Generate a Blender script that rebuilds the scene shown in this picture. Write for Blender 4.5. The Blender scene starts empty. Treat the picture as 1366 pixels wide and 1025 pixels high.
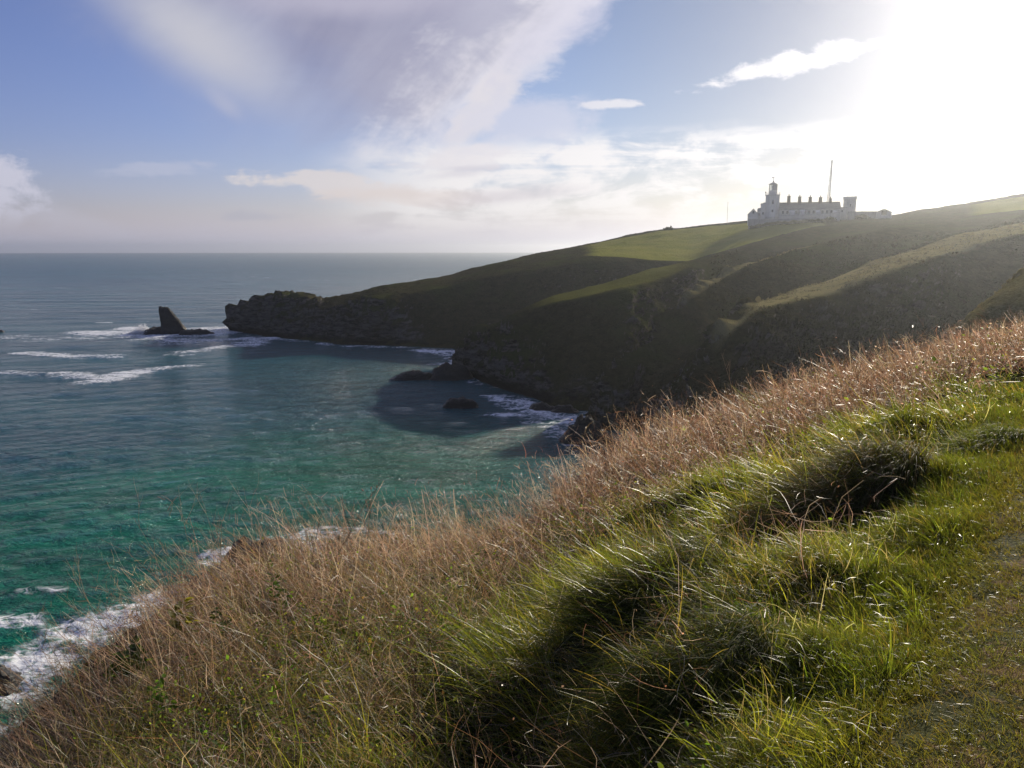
import bpy, bmesh, math, random
import numpy as np
from mathutils import Vector
R = math.radians
rng = np.random.default_rng(7)
random.seed(7)
S = bpy.context.scene
COL = S.collection

# ------------------------------------------------------------------ camera
CAMZ = 34.0
F = 1066.0                      # focal length in photograph pixels (1366 wide)
PITCH = math.atan(179.5 / F)    # horizon of an 9 km sea sits at y = 337
cam_d = bpy.data.cameras.new("camera")
cam = bpy.data.objects.new("camera", cam_d); COL.objects.link(cam)
cam.location = (0, 0, CAMZ)
cam.rotation_euler = (math.pi / 2 - PITCH, 0, 0)
cam_d.sensor_fit = 'HORIZONTAL'; cam_d.sensor_width = 36.0
cam_d.lens = 36.0 * F / 1366.0
cam_d.clip_start = 0.05; cam_d.clip_end = 60000
S.camera = cam
CP, SP = math.cos(PITCH), math.sin(PITCH)
def ray(px, py):
    X = (px - 683.0) / F; Y = (512.5 - py) / F
    return X, CP + SP * Y, -SP + CP * Y
def P(px, py, r):
    x, y, z = ray(px, py); h = math.hypot(x, y)
    return (x / h * r, y / h * r, CAMZ + z / h * r)
def Z0(px, py, z=0.0):
    x, y, zz = ray(px, py); t = (z - CAMZ) / zz
    return (x * t, y * t, z)
def UV(px, py):
    x, y, z = ray(px, py)
    return x / y, z / y

# ------------------------------------------------------------------ sun, exposure
SUN_AZ, SUN_EL = R(33.0), R(16.3)
sd = Vector((math.sin(SUN_AZ) * math.cos(SUN_EL), math.cos(SUN_AZ) * math.cos(SUN_EL), math.sin(SUN_EL)))
sun_l = bpy.data.lights.new("sun", 'SUN'); sun_l.energy = 5.0; sun_l.angle = R(0.55)
sun_l.color = (1.0, 0.90, 0.74)
sun = bpy.data.objects.new("sun", sun_l); COL.objects.link(sun)
sun.rotation_euler = sd.to_track_quat('Z', 'Y').to_euler()
sun.location = (200, 300, 200)
S.view_settings.view_transform = 'Standard'; S.view_settings.look = 'None'
S.view_settings.exposure = 0.42; S.view_settings.gamma = 1.0
S.render.engine = 'CYCLES'
S.cycles.use_denoising = True
S.cycles.max_bounces = 6; S.cycles.transmission_bounces = 4; S.cycles.diffuse_bounces = 2
S.cycles.glossy_bounces = 2; S.cycles.volume_bounces = 0
S.cycles.sample_clamp_indirect = 4.0

# ------------------------------------------------------------------ node helper
class NB:
    """a little expression builder over a node tree"""
    def __init__(s, nt): s.nt = nt
    def new(s, t, **kw):
        n = s.nt.nodes.new(t)
        for k, v in kw.items(): setattr(n, k, v)
        return n
    def put(s, sock, v):
        if isinstance(v, E): v = v.s
        if isinstance(v, bpy.types.NodeSocket): s.nt.links.new(v, sock)
        elif isinstance(v, (tuple, list)) and len(v) == 3 and sock.type == 'RGBA': sock.default_value = (*v, 1)
        else: sock.default_value = v
    def math(s, op, a, b=None, c=None):
        n = s.new('ShaderNodeMath', operation=op)
        for i, v in enumerate((a, b, c)):
            if v is not None: s.put(n.inputs[i], v)
        return E(s, n.outputs[0])
    def ss(s, v, a, b, lo=0.0, hi=1.0, kind='SMOOTHSTEP'):
        n = s.new('ShaderNodeMapRange', interpolation_type=kind)
        s.put(n.inputs[0], v)
        for i, q in enumerate((a, b, lo, hi)): s.put(n.inputs[1 + i], q)
        return E(s, n.outputs[0])
    def mix(s, f, a, b, mode='MIX'):
        n = s.new('ShaderNodeMix', data_type='RGBA', blend_type=mode)
        s.put(n.inputs[0], f); s.put(n.inputs[6], a); s.put(n.inputs[7], b)
        return n.outputs[2]
    def xyz(s, x=0.0, y=0.0, z=0.0):
        n = s.new('ShaderNodeCombineXYZ')
        for i, v in enumerate((x, y, z)): s.put(n.inputs[i], v)
        return n.outputs[0]
    def sep(s, v):
        n = s.new('ShaderNodeSeparateXYZ'); s.put(n.inputs[0], v)
        return [E(s, o) for o in n.outputs]
    def noise(s, vec, scale=1.0, detail=4.0, rough=0.5, dist=0.0, col=False):
        n = s.new('ShaderNodeTexNoise'); s.put(n.inputs['Vector'], vec)
        n.inputs['Scale'].default_value = scale; n.inputs['Detail'].default_value = detail
        n.inputs['Roughness'].default_value = rough; n.inputs['Distortion'].default_value = dist
        return n.outputs[1] if col else E(s, n.outputs[0])
    def voro(s, vec, scale=1.0, feature='F1', rnd=1.0):
        n = s.new('ShaderNodeTexVoronoi', feature=feature); s.put(n.inputs['Vector'], vec)
        n.inputs['Scale'].default_value = scale; n.inputs['Randomness'].default_value = rnd
        return E(s, n.outputs['Distance'])
    def vscale(s, v, k):
        n = s.new('ShaderNodeVectorMath', operation='MULTIPLY'); s.put(n.inputs[0], v); n.inputs[1].default_value = k
        return n.outputs[0]
    def attr(s, name, what='Fac'):
        n = s.new('ShaderNodeAttribute'); n.attribute_name = name
        o = n.outputs[what]
        return E(s, o) if what == 'Fac' else o
    def pos(s): return s.new('ShaderNodeNewGeometry').outputs['Position']
    def bump(s, h, strength=1.0, dist=1.0, normal=None):
        n = s.new('ShaderNodeBump'); s.put(n.inputs['Height'], h)
        n.inputs['Strength'].default_value = strength; n.inputs['Distance'].default_value = dist
        if normal is not None: s.put(n.inputs['Normal'], normal)
        return n.outputs[0]
    def principled(s, col, rough=0.8, spec=0.3, normal=None, **kw):
        n = s.new('ShaderNodeBsdfPrincipled'); s.put(n.inputs['Base Color'], col)
        s.put(n.inputs['Roughness'], rough); s.put(n.inputs['Specular IOR Level'], spec)
        if normal is not None: s.put(n.inputs['Normal'], normal)
        for k, v in kw.items(): s.put(n.inputs[k.replace('_', ' ')], v)
        return n.outputs[0]
    def mixsh(s, f, a, b):
        n = s.new('ShaderNodeMixShader'); s.put(n.inputs[0], f); s.put(n.inputs[1], a); s.put(n.inputs[2], b)
        return n.outputs[0]
class E:
    def __init__(s, nb, sock): s.nb, s.s = nb, sock
    def __add__(s, o): return s.nb.math('ADD', s, o)
    __radd__ = __add__
    def __sub__(s, o): return s.nb.math('SUBTRACT', s, o)
    def __rsub__(s, o): return s.nb.math('SUBTRACT', o, s)
    def __mul__(s, o): return s.nb.math('MULTIPLY', s, o)
    __rmul__ = __mul__
    def __truediv__(s, o): return s.nb.math('DIVIDE', s, o)
    def __pow__(s, o): return s.nb.math('POWER', s, o)
    def mx(s, o): return s.nb.math('MAXIMUM', s, o)
    def mn(s, o): return s.nb.math('MINIMUM', s, o)
def material(name):
    m = bpy.data.materials.new(name); m.use_nodes = True
    nt = m.node_tree; nt.nodes.clear()
    out = nt.nodes.new('ShaderNodeOutputMaterial')
    nb = NB(nt)
    return m, nb, (lambda sh: nt.links.new(sh, out.inputs['Surface']))
def srgb(r, g, b):
    f = lambda c: (c / 255 / 12.92) if c / 255 < 0.04045 else ((c / 255 + 0.055) / 1.055) ** 2.4
    return (f(r), f(g), f(b))

# ------------------------------------------------------------------ sky
def build_world():
    w = bpy.data.worlds.new("World"); S.world = w; w.use_nodes = True
    nt = w.node_tree; nt.nodes.clear(); nb = NB(nt)
    out = nt.nodes.new('ShaderNodeOutputWorld'); bg = nt.nodes.new('ShaderNodeBackground')
    nt.links.new(bg.outputs[0], out.inputs[0])
    sky = nb.new('ShaderNodeTexSky', sky_type='NISHITA')
    sky.sun_disc = False; sky.sun_elevation = SUN_EL; sky.sun_rotation = SUN_AZ
    sky.altitude = 30; sky.air_density = 1.0; sky.dust_density = 0.45; sky.ozone_density = 3.6
    STR = 0.1
    bg.inputs['Strength'].default_value = STR * 0.75      # the scene is exposed 0.42 stops up
    K = 1.0 / STR
    g = nb.new('ShaderNodeTexCoord').outputs['Generated']
    x, y, z = nb.sep(g)
    yy = y.mx(0.08)
    front = nb.ss(y, 0.05, 0.3)
    U = x / yy; V = z / yy
    # soft warps shared by the cloud shapes
    q = nb.xyz(U, V, 0.0)
    n1 = nb.noise(nb.vscale(q, (2.2, 3.2, 1)), 1.0, 6, 0.55) - 0.5
    n2 = nb.noise(nb.vscale(q, (7, 14, 1)), 1.0, 8, 0.66, 0.3) - 0.5
    n3 = nb.noise(nb.vscale(q, (3.2, 24, 1)), 1.0, 8, 0.60, 0.6) - 0.5
    n4 = nb.noise(nb.vscale(q, (16, 30, 1)), 1.0, 7, 0.62, 0.4) - 0.5
    # a turned copy for streaks that follow the edge of the big sheet
    ca, sa = math.cos(R(48)), math.sin(R(48))
    qs = nb.xyz((U * ca + V * sa) * 3.0, (V * ca - U * sa) * 11.0, 3.0)
    n5 = nb.noise(qs, 1.0, 8, 0.6, 0.5) - 0.5
    def half(p0, p1):
        """signed distance to the line p0>p1, positive on its left"""
        (u0, v0), (u1, v1) = UV(*p0), UV(*p1)
        L = math.hypot(u1 - u0, v1 - v0); dx, dy = (u1 - u0) / L, (v1 - v0) / L
        return (V - v0) * dx - (U - u0) * dy
    def ell(c, ru, rv, ang=0.0):
        u0, v0 = UV(*c); ru /= F; rv /= F
        ca, sa = math.cos(R(ang)), math.sin(R(ang))
        a = ((U - u0) * ca + (V - v0) * sa) / ru
        b = ((V - v0) * ca - (U - u0) * sa) / rv
        return nb.math('SQRT', a * a + b * b)
    dn = nb.new('ShaderNodeVectorMath', operation='DOT_PRODUCT')
    nt.links.new(g, dn.inputs[0]); dn.inputs[1].default_value = sd
    ang = nb.math('ARCCOSINE', E(nb, dn.outputs['Value']).mn(0.99999))
    tint = nb.mix(nb.ss(ang, 1.15, 0.25), (1.05, 0.85, 1.11), (0.98, 0.90, 0.96))
    base = nb.mix(1.0, sky.outputs[0], tint, 'MULTIPLY')
    dim = 1.0 - nb.ss(ang, 0.68, 0.08) * 0.55
    base = nb.mix(1.0, base, nb.xyz(dim, dim, dim), 'MULTIPLY')
    # thin high veil, brightest around the sun
    gl = nb.math("EXPONENT", ang * ang * -16.0) * 0.12 + nb.math("EXPONENT", ang * -4.5) * 0.06
    glow = nb.mix(1.0, nb.xyz(gl, gl, gl), (1.0 * K, 0.95 * K, 0.88 * K), 'MULTIPLY')
    c = nb.mix(1.0, base, glow, 'ADD')
    sunl = nb.math('EXPONENT', ang * -2.2)          # how strongly a cloud here is lit
    def cloud(c, mask, rgb, sunny):
        """rgb: linear radiance away from the sun; sunny: gain toward it"""
        b = sunl * sunny + 1.0
        col = nb.mix(1.0, nb.xyz(b, b, b), tuple(k * K for k in rgb), 'MULTIPLY')
        return nb.mix((mask * front).mx(0.0).mn(1.0), c, col)
    W = lambda *v: srgb(*v)
    hz = nb.ss(V + n1 * 0.05, 0.15, -0.005)
    # warm milky air toward the horizon under the sun
    sunside = nb.ss(ang, 1.15, 0.35)
    c = cloud(c, hz * 0.55 * (sunside * 0.7 + 0.3), W(192, 188, 188), 0.9)
    c = cloud(c, nb.ss(V + n1 * 0.03, 0.06, 0.0) * 0.75, W(180, 182, 203), 1.15)
    # large violet grey sheet fanning up from the middle of the view
    dr = half((572, 224), (690, 68)).mx(half((700, 92), (812, -6))) + n1 * 0.09 + n2 * 0.09 + n5 * 0.07 + n4 * 0.012
    dl = -1.0 * half((455, 240), (75, -40)) + n1 * 0.16 + n2 * 0.10
    lo = nb.ss(V + n1 * 0.10 + n2 * 0.03, UV(560, 232)[1], UV(560, 150)[1])
    m1 = nb.ss(dr, -0.006, 0.035) * nb.ss(dl, -0.06, 0.15) * lo
    tone = nb.ss(n1 + n5 * 0.7 + nb.ss(dr, 0.22, 0.0) * 0.3, -0.22, 0.34)
    sheet = nb.mix(tone, tuple(k for k in W(138, 138, 164)), tuple(k for k in W(176, 175, 192)))
    bb = (sunl * 0.5 + 1.0) * K
    sheetc = nb.mix(1.0, nb.xyz(bb, bb, bb), sheet, 'MULTIPLY')
    c = nb.mix((m1 * 0.94 * front), c, sheetc)
    # paler lobe on its left
    e = ell((262, 50), 165, 66, -33) + n1 * 1.2 + n2 * 0.5
    c = cloud(c, nb.ss(e, 1.25, 0.10) * 0.92, W(196, 196, 206), 0.15)
    e = ell((300, 140), 36, 16, -40) + n1 * 1.0 + n2 * 1.0
    c = cloud(c, nb.ss(e, 1.2, 0.2) * 0.5, W(184, 186, 206), 0.15)
    e = ell((470, -5), 190, 28, 0) + n1 * 0.9 + n2 * 0.6
    c = cloud(c, nb.ss(e, 1.3, 0.2) * 0.6, W(190, 186, 204), 0.2)
    # sunlit rim on its right
    rim = nb.ss(dr + n4 * 0.03 + n2 * 0.04, -0.022, 0.010) * nb.ss(dr + n5 * 0.20 + n2 * 0.14 + n4 * 0.03, 0.085, -0.015) * nb.ss(V, UV(560, 235)[1], UV(560, 195)[1])
    c = cloud(c, rim * 0.9, W(216, 213, 220), 0.55)
    e = ell((640, 150), 30, 84, -40) + n5 * 2.6 + n4 * 2.2
    c = cloud(c, nb.ss(e, 1.15, 0.45) * 0.85, W(212, 208, 214), 0.55)
    e = ell((740, 40), 95, 34, 38) + n5 * 3.4 + n4 * 2.0
    c = cloud(c, nb.ss(e, 1.15, 0.3) * 0.6, W(200, 198, 214), 0.5)
    # streaky cream bank low over the sea
    t = nb.ss(U + n1 * 0.1, UV(400, 240)[0], UV(600, 240)[0])
    vb = V - UV(683, 238)[1] - (U - UV(683, 245)[0]) * 0.05
    band = nb.ss(vb + n2 * 0.04, 0.058, 0.026) * nb.ss(vb, -0.085, -0.02)
    m2 = band * t * nb.ss(n3 + n1 * 0.4 + n4 * 0.7, -0.17, 0.04)
    c = cloud(c, m2 * 0.9, W(232, 228, 228), 0.55)
    e = ell((470, 248), 135, 15, -6) + n3 * 3.4 + n4 * 2.6
    c = cloud(c, nb.ss(e, 1.15, 0.5) * 0.85, W(216, 209, 209), 0.4)
    e = ell((625, 210), 80, 20, 8) + n3 * 3.2 + n4 * 3.0
    c = cloud(c, nb.ss(e, 1.1, 0.5) * 0.9, W(222, 218, 222), 0.45)
    e = ell((560, 264), 130, 16, 0) + n3 * 3.6 + n4 * 1.6
    c = cloud(c, nb.ss(e, 1.1, 0.4) * 0.55, W(212, 200, 196), 0.6)
    # grey undersides in the bank
    e = ell((680, 262), 120, 14, 5) + n3 * 2.6
    c = cloud(c, nb.ss(e, 1.2, 0.2) * 0.45, W(184, 176, 186), 0.5)
    e = ell((610, 232), 60, 9, 6) + n3 * 2.6 + n4
    c = cloud(c, nb.ss(e, 1.2, 0.3) * 0.35, W(180, 176, 192), 0.4)
    # cumulus on the left edge, small wisps, and the wing near the sun
    e = ell((-20, 262), 72, 62, -10) + n2 * 2.4 + n4 * 2.2
    c = cloud(c, nb.ss(e, 1.1, 0.55) * 0.85 * nb.ss(V + n2 * 0.05, UV(0, 318)[1], UV(0, 262)[1]), W(206, 205, 220), 0.1)
    e = ell((70, 288), 110, 26, -12) + n2 * 1.9 + n1
    c = cloud(c, nb.ss(e, 1.1, 0.2) * 0.30, W(196, 196, 212), 0.1)
    e = ell((225, 222), 85, 13, 4) + n3 * 3.6 + n4 * 2.6
    c = cloud(c, nb.ss(e, 1.0, 0.3) * 0.55, W(188, 192, 212), 0.1)
    e = ell((330, 290), 70, 9, 0) + n3 * 2.8 + n4
    c = cloud(c, nb.ss(e, 1.0, 0.3) * 0.3, W(160, 164, 184), 0.1)
    e = ell((1048, 88), 118, 15, 13) + n2 * 2.6 + n4 * 2.4
    c = cloud(c, nb.ss(e, 1.05, 0.45) * 0.85, W(232, 229, 232), 0.45)
    e = ell((823, 140), 46, 6, 2) + n2 * 3.0 + n4 * 3.0
    c = cloud(c, nb.ss(e, 1.15, 0.5) * 0.85, W(222, 220, 226), 0.35)
    e = ell((690, 165), 110, 34, 6) + n2 * 2.6 + n4 * 1.2 + n1
    c = cloud(c, nb.ss(e, 1.2, 0.3) * 0.6, W(206, 205, 218), 0.5)
    nt.links.new(c, bg.inputs[0])
    w.cycles.sampling_method = 'MANUAL'; w.cycles.sample_map_resolution = 1024
build_world()

# ------------------------------------------------------------------ object helpers
def tag(o, label=None, cat=None, group=None, kind=None):
    if label: o['label'] = label
    if cat: o['category'] = cat
    if group: o['group'] = group
    if kind: o['kind'] = kind
    return o
def mesh_np(name, V, faces, mat, parent=None, col=None, attrs=None, smooth=False):
    """V Nx3, faces: list of MxK int arrays -> one mesh object"""
    me = bpy.data.meshes.new(name)
    if not isinstance(faces, list): faces = [faces]
    loops = np.concatenate([f.reshape(-1) for f in faces]).astype(np.int32)
    tot = np.concatenate([np.full(len(f), f.shape[1], np.int32) for f in faces])
    start = np.concatenate([[0], np.cumsum(tot)[:-1]]).astype(np.int32)
    me.vertices.add(len(V)); me.vertices.foreach_set('co', np.ascontiguousarray(V, np.float32).ravel())
    me.loops.add(len(loops)); me.loops.foreach_set('vertex_index', loops)
    me.polygons.add(len(tot)); me.polygons.foreach_set('loop_start', start); me.polygons.foreach_set('loop_total', tot)
    if smooth: me.polygons.foreach_set('use_smooth', np.ones(len(tot), bool))
    if col is not None:
        a = me.attributes.new('Col', 'FLOAT_COLOR', 'POINT')
        a.data.foreach_set('color', np.concatenate([col, np.ones((len(V), 1))], 1).astype(np.float32).ravel())
    for k, v in (attrs or {}).items():
        a = me.attributes.new(k, 'FLOAT', 'POINT'); a.data.foreach_set('value', v.astype(np.float32).ravel())
    me.update(calc_edges=True); me.validate()
    me.materials.append(mat)
    o = bpy.data.objects.new(name, me); COL.objects.link(o)
    if parent: o.parent = parent
    return o
def grid_faces(nr, nc):
    i = np.arange(nr * nc).reshape(nr, nc)
    return np.stack([i[:-1, :-1], i[:-1, 1:], i[1:, 1:], i[1:, :-1]], -1).reshape(-1, 4)
# ---- numpy gradient noise
_perm = rng.permutation(1024); _perm = np.concatenate([_perm, _perm, _perm])
_g3 = rng.normal(size=(1024, 3)); _g3 /= np.linalg.norm(_g3, axis=1)[:, None]
def noise3(x, y, z):
    x, y, z = np.broadcast_arrays(x, y, z)
    xi, yi, zi = np.floor(x).astype(int), np.floor(y).astype(int), np.floor(z).astype(int)
    xf, yf, zf = x - xi, y - yi, z - zi
    fd = lambda t: t * t * t * (t * (t * 6 - 15) + 10)
    u, v, w = fd(xf), fd(yf), fd(zf)
    def gr(i, j, k):
        h = _perm[_perm[_perm[(xi + i) & 1023] + ((yi + j) & 1023)] + ((zi + k) & 1023)]
        g = _g3[h]
        return g[..., 0] * (xf - i) + g[..., 1] * (yf - j) + g[..., 2] * (zf - k)
    l = lambda a, b, t: a + (b - a) * t
    return 1.5 * l(l(l(gr(0,0,0), gr(1,0,0), u), l(gr(0,1,0), gr(1,1,0), u), v),
             l(l(gr(0,0,1), gr(1,0,1), u), l(gr(0,1,1), gr(1,1,1), u), v), w)
def fbm(x, y, z=0.0, oct=4, gain=0.5, ridged=False):
    s = 0; a = 1.0; f = 1.0; t = 0
    for o in range(oct):
        n = noise3(x * f + 17.3 * o, y * f + 5.1 * o, np.asarray(z) * f + 9.7 * o)
        if ridged: n = 1 - 2 * np.abs(n)
        s = s + a * n; t += a; a *= gain; f *= 2.03
    return s / t
def sst(x, a, b):
    t = np.clip((x - a) / (b - a), 0, 1); return t * t * (3 - 2 * t)
def blur(A, n, axis):
    for _ in range(n):
        B = np.pad(A, [(1, 1) if i == axis else (0, 0) for i in range(A.ndim)], mode='edge')
        s0 = [slice(None)] * A.ndim; s1 = list(s0); s2 = list(s0)
        s0[axis] = slice(0, -2); s1[axis] = slice(1, -1); s2[axis] = slice(2, None)
        A = 0.25 * B[tuple(s0)] + 0.5 * B[tuple(s1)] + 0.25 * B[tuple(s2)]
    return A

# ------------------------------------------------------------------ terrain lines, near to far
class Line:
    def __init__(s, pts):
        """pts: (px, r, 'py'|'z', value) or (px, 'z0', py)"""
        rows = []
        for p in pts:
            if p[1] == 'z0': x, y, z = Z0(p[0], p[2])
            elif p[2] == 'py': x, y, z = P(p[0], p[3], p[1])
            else: x, y, z = P(p[0], 337, p[1]); z = p[3]
            rows.append((math.atan2(x, y), math.hypot(x, y), z))
        s.T = np.array(sorted(rows)).T
    def at(s, az):
        return np.interp(az, s.T[0], s.T[1]), np.interp(az, s.T[0], s.T[2])
def loft(lines, az, r):
    """height on the polar grid (len(r), len(az))"""
    L = [l.at(az) for l in lines]
    RR = np.array([a for a, _ in L]); ZZ = np.array([b for _, b in L])
    RR = np.maximum.accumulate(RR + np.arange(len(RR))[:, None] * 1e-3, axis=0)
    H = np.empty((len(r), len(az)))
    for k in range(len(az)): H[:, k] = np.interp(r, RR[:, k], ZZ[:, k])
    return H, RR
z, y_ = 'z', 'py'
FAR = [
 Line([(250,60,z,-8),(700,60,z,-8),(900,50,z,-6),(1000,48,z,2),(1100,45,z,9),(1250,42,z,17),(1366,42,z,25),(1700,42,z,31)]),
 Line([(250,70,z,-8),(800,70,z,-7),(900,75,z,-4),(960,80,z,0),(1100,75,z,6),(1250,56,z,15),(1300,52,z,19),(1366,50,z,23),(1700,50,z,31)]),
 Line([(250,80,z,-8),(800,90,z,-6),(960,90,z,1),(1100,90,z,6),(1250,80,z,13),(1300,72,y_,434),(1330,78,y_,404),(1366,85,y_,374),(1450,100,y_,320),(1700,140,y_,290)]),
 Line([(250,90,z,-8),(800,100,z,-6),(960,104,z,1.0),(1100,138,z,5),(1250,180,z,13),(1300,190,z,15),(1366,205,z,20),(1450,230,y_,330),(1700,290,y_,290)]),
 Line([(250,110,z,-8),(700,118,z,-7),(800,122,z,-4),(860,124,z,0),(900,126,z,5),(940,130,y_,500),(975,140,y_,434),(1005,150,y_,411),(1100,174,y_,392),(1200,202,y_,360),(1280,228,y_,333),(1366,250,y_,312),(1700,335,y_,270)]),
 Line([(250,124,z,-8),(700,130,z,-7),(800,134,z,-4.5),(860,136,z,-1),(900,138,z,4),(940,142,y_,505),(975,152,y_,437),(1005,170,y_,405),(1100,210,y_,375),(1200,244,y_,338),(1280,270,y_,313),(1366,294,y_,297),(1700,364,y_,265)]),
 Line([(250,135,z,-8),(700,142,z,-7),(800,146,z,-4),(860,152,z,0),(900,160,z,7),(940,172,z,13),(975,186,y_,440),(1005,200,y_,412),(1100,236,y_,377),(1200,268,y_,338),(1280,290,y_,313),(1366,310,y_,297),(1700,375,y_,266)]),
 Line([(250,150,z,-8),(700,150,z,-6),(760,146,z,-2),(785,150,z,0.5),(800,154,y_,548),(820,160,y_,500),(870,178,y_,450),(926,200,y_,393),(965,219,y_,370),(1060,264,y_,331),(1180,310,y_,307),(1280,342,y_,296),(1366,362,y_,284),(1700,420,y_,255)]),
 Line([(250,200,z,-8),(560,204,z,-5),(600,208,z,-1),(620,'z0',500),(660,'z0',514),(690,'z0',525),(740,'z0',540),(785,'z0',546),(820,174,z,2),(870,194,z,6),(926,216,z,12),(965,240,z,20),(1060,300,y_,337),(1180,332,y_,307),(1280,356,y_,296),(1366,372,y_,284),(1700,430,y_,255)]),
 Line([(250,214,z,-8),(560,214,z,-4),(600,222,z,0),(612,223,y_,497),(625,224,y_,466),(650,222,y_,434),(700,216,y_,414),(740,214,y_,403),(785,211,y_,394),(830,214,y_,384),(900,240,y_,364),(985,302,y_,337),(1080,360,y_,305),(1180,380,y_,298),(1280,395,y_,289),(1366,410,y_,277),(1700,470,y_,245)]),
 Line([(250,224,z,-8),(560,226,z,-5),(600,228,z,-1),(612,228,z,2),(625,230,y_,474),(650,232,y_,438),(700,232,y_,410),(740,238,y_,394),(830,248,y_,371),(900,276,y_,354),(985,332,y_,334),(1080,366,y_,304),(1180,386,y_,297),(1280,400,y_,288),(1366,415,y_,276),(1700,475,y_,244)]),
 Line([(250,370,z,-8),(300,350,z,-6),(312,'z0',441),(380,'z0',451),(450,'z0',458),(530,'z0',461),(610,'z0',465),(640,270,z,-1),(700,282,z,2),(760,288,z,7),(830,298,z,13),(900,318,z,24),(985,340,y_,335),(1080,375,y_,304),(1180,392,y_,297),(1280,406,y_,287),(1366,420,y_,275),(1700,480,y_,243)]),
 Line([(250,380,z,-8),(305,352,z,-2),(318,350,y_,420),(335,348,y_,409),(370,342,y_,399),(400,338,y_,399),(418,334,y_,405),(430,326,y_,413),(500,303,y_,398),(600,316,y_,383),(700,318,y_,362),(760,314,y_,351),(830,318,y_,351),(900,326,y_,353),(985,344,y_,333),(1080,380,y_,303),(1180,396,y_,296),(1280,410,y_,286),(1366,425,y_,274),(1700,485,y_,242)]),
 Line([(250,390,z,-8),(305,356,z,-3),(318,356,y_,418),(370,354,y_,396),(418,352,y_,402),(430,350,y_,407),(500,345,y_,389),(600,352,y_,373),(680,350,y_,353),(790,328,y_,341),(860,324,y_,347),(920,332,y_,350),(1000,350,y_,327),(1085,388,y_,302),(1180,404,y_,295),(1280,416,y_,284),(1366,432,y_,272),(1700,490,y_,240)]),
 Line([(250,400,z,-8),(305,362,z,-4),(318,362,y_,420),(335,364,y_,408),(370,366,y_,395),(400,366,y_,397),(420,366,y_,401),(428,368,y_,405),(500,380,y_,384),(600,395,y_,367),(680,420,y_,346),(800,465,y_,322),(880,482,y_,306),(960,482,y_,299),(1000,476,y_,294),(1100,470,y_,291),(1190,472,y_,287),(1250,476,y_,277),(1366,484,y_,258),(1700,530,y_,225)]),
 Line([(250,410,z,-8),(305,375,z,-8),(335,385,z,-8),(428,400,z,-8),(500,440,z,-4),(600,480,z,8),(700,520,z,18),(800,540,z,30),(900,550,z,44),(1000,560,z,50),(1190,570,z,53),(1366,590,z,62),(1700,640,z,74)]),
 Line([(250,500,z,-9),(500,560,z,-9),(600,700,z,-9),(800,800,z,-9),(1000,900,z,20),(1366,900,z,40),(1700,900,z,60)]),
]
# near ground: px, ((r, py of the plant tops, plant height), ...), shore distance
NEAR_T = [
 (-500, ((2.0, 'z', 31.7), (4.0, 'z', 30.0), (5.2, 'z', 29.2), (6.5, 'z', 28.4), (8.5, 'z', 27)), 46),
 (0,    ((2.0, 'z', 31.8), (4.2, 'z', 30.5), (5.0, 1055, .5), (6.0, 1025, .5), (7.6, 995, .45)), 50),
 (200,  ((2.0, 'z', 31.8), (3.6, 'z', 31.1), (4.6, 995, .55), (6.2, 880, .55), (8.8, 790, .5)), 56),
 (400,  ((2.0, 'z', 31.8), (3.2, 'z', 31.25), (4.2, 990, .55), (6.0, 826, .6), (10.5, 702, .5)), 64),
 (550,  ((1.7, 'z', 32.0), (3.0, 1030, .45), (4.8, 885, .5), (7.2, 774, .6), (11.5, 700, .5)), 70),
 (700,  ((1.6, 'z', 32.1), (2.9, 1020, .35), (4.9, 850, .42), (7.4, 758, .5), (12.5, 688, .5)), 72),
 (850,  ((1.5, 'z', 32.25), (2.7, 1020, .25), (4.6, 845, .35), (8.0, 702, .4), (17.5, 576, .5)), 75),
 (1000, ((1.5, 'z', 32.35), (2.7, 1020, .12), (4.4, 845, .3), (8.0, 687, .38), (22, 528, .5)), 80),
 (1100, ((1.5, 'z', 32.4), (2.65, 1020, .08), (4.3, 845, .2), (8.0, 682, .3), (26, 494, .5)), 70),
 (1250, ((1.5, 'z', 32.4), (2.7, 1025, .04), (4.8, 800, .08), (8.5, 635, .18), (31, 458, .5)), 62),
 (1366, ((1.5, 'z', 32.4), (2.8, 1025, 0), (4.6, 800, .02), (7.6, 640, .03), (36, 434, .5)), 56),
 (1700, ((1.5, 'z', 32.4), (2.8, 'z', 32.4), (4.6, 'z', 32.45), (7.6, 'z', 32.4), (38, 'z', 32.4)), 56),
]
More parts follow.
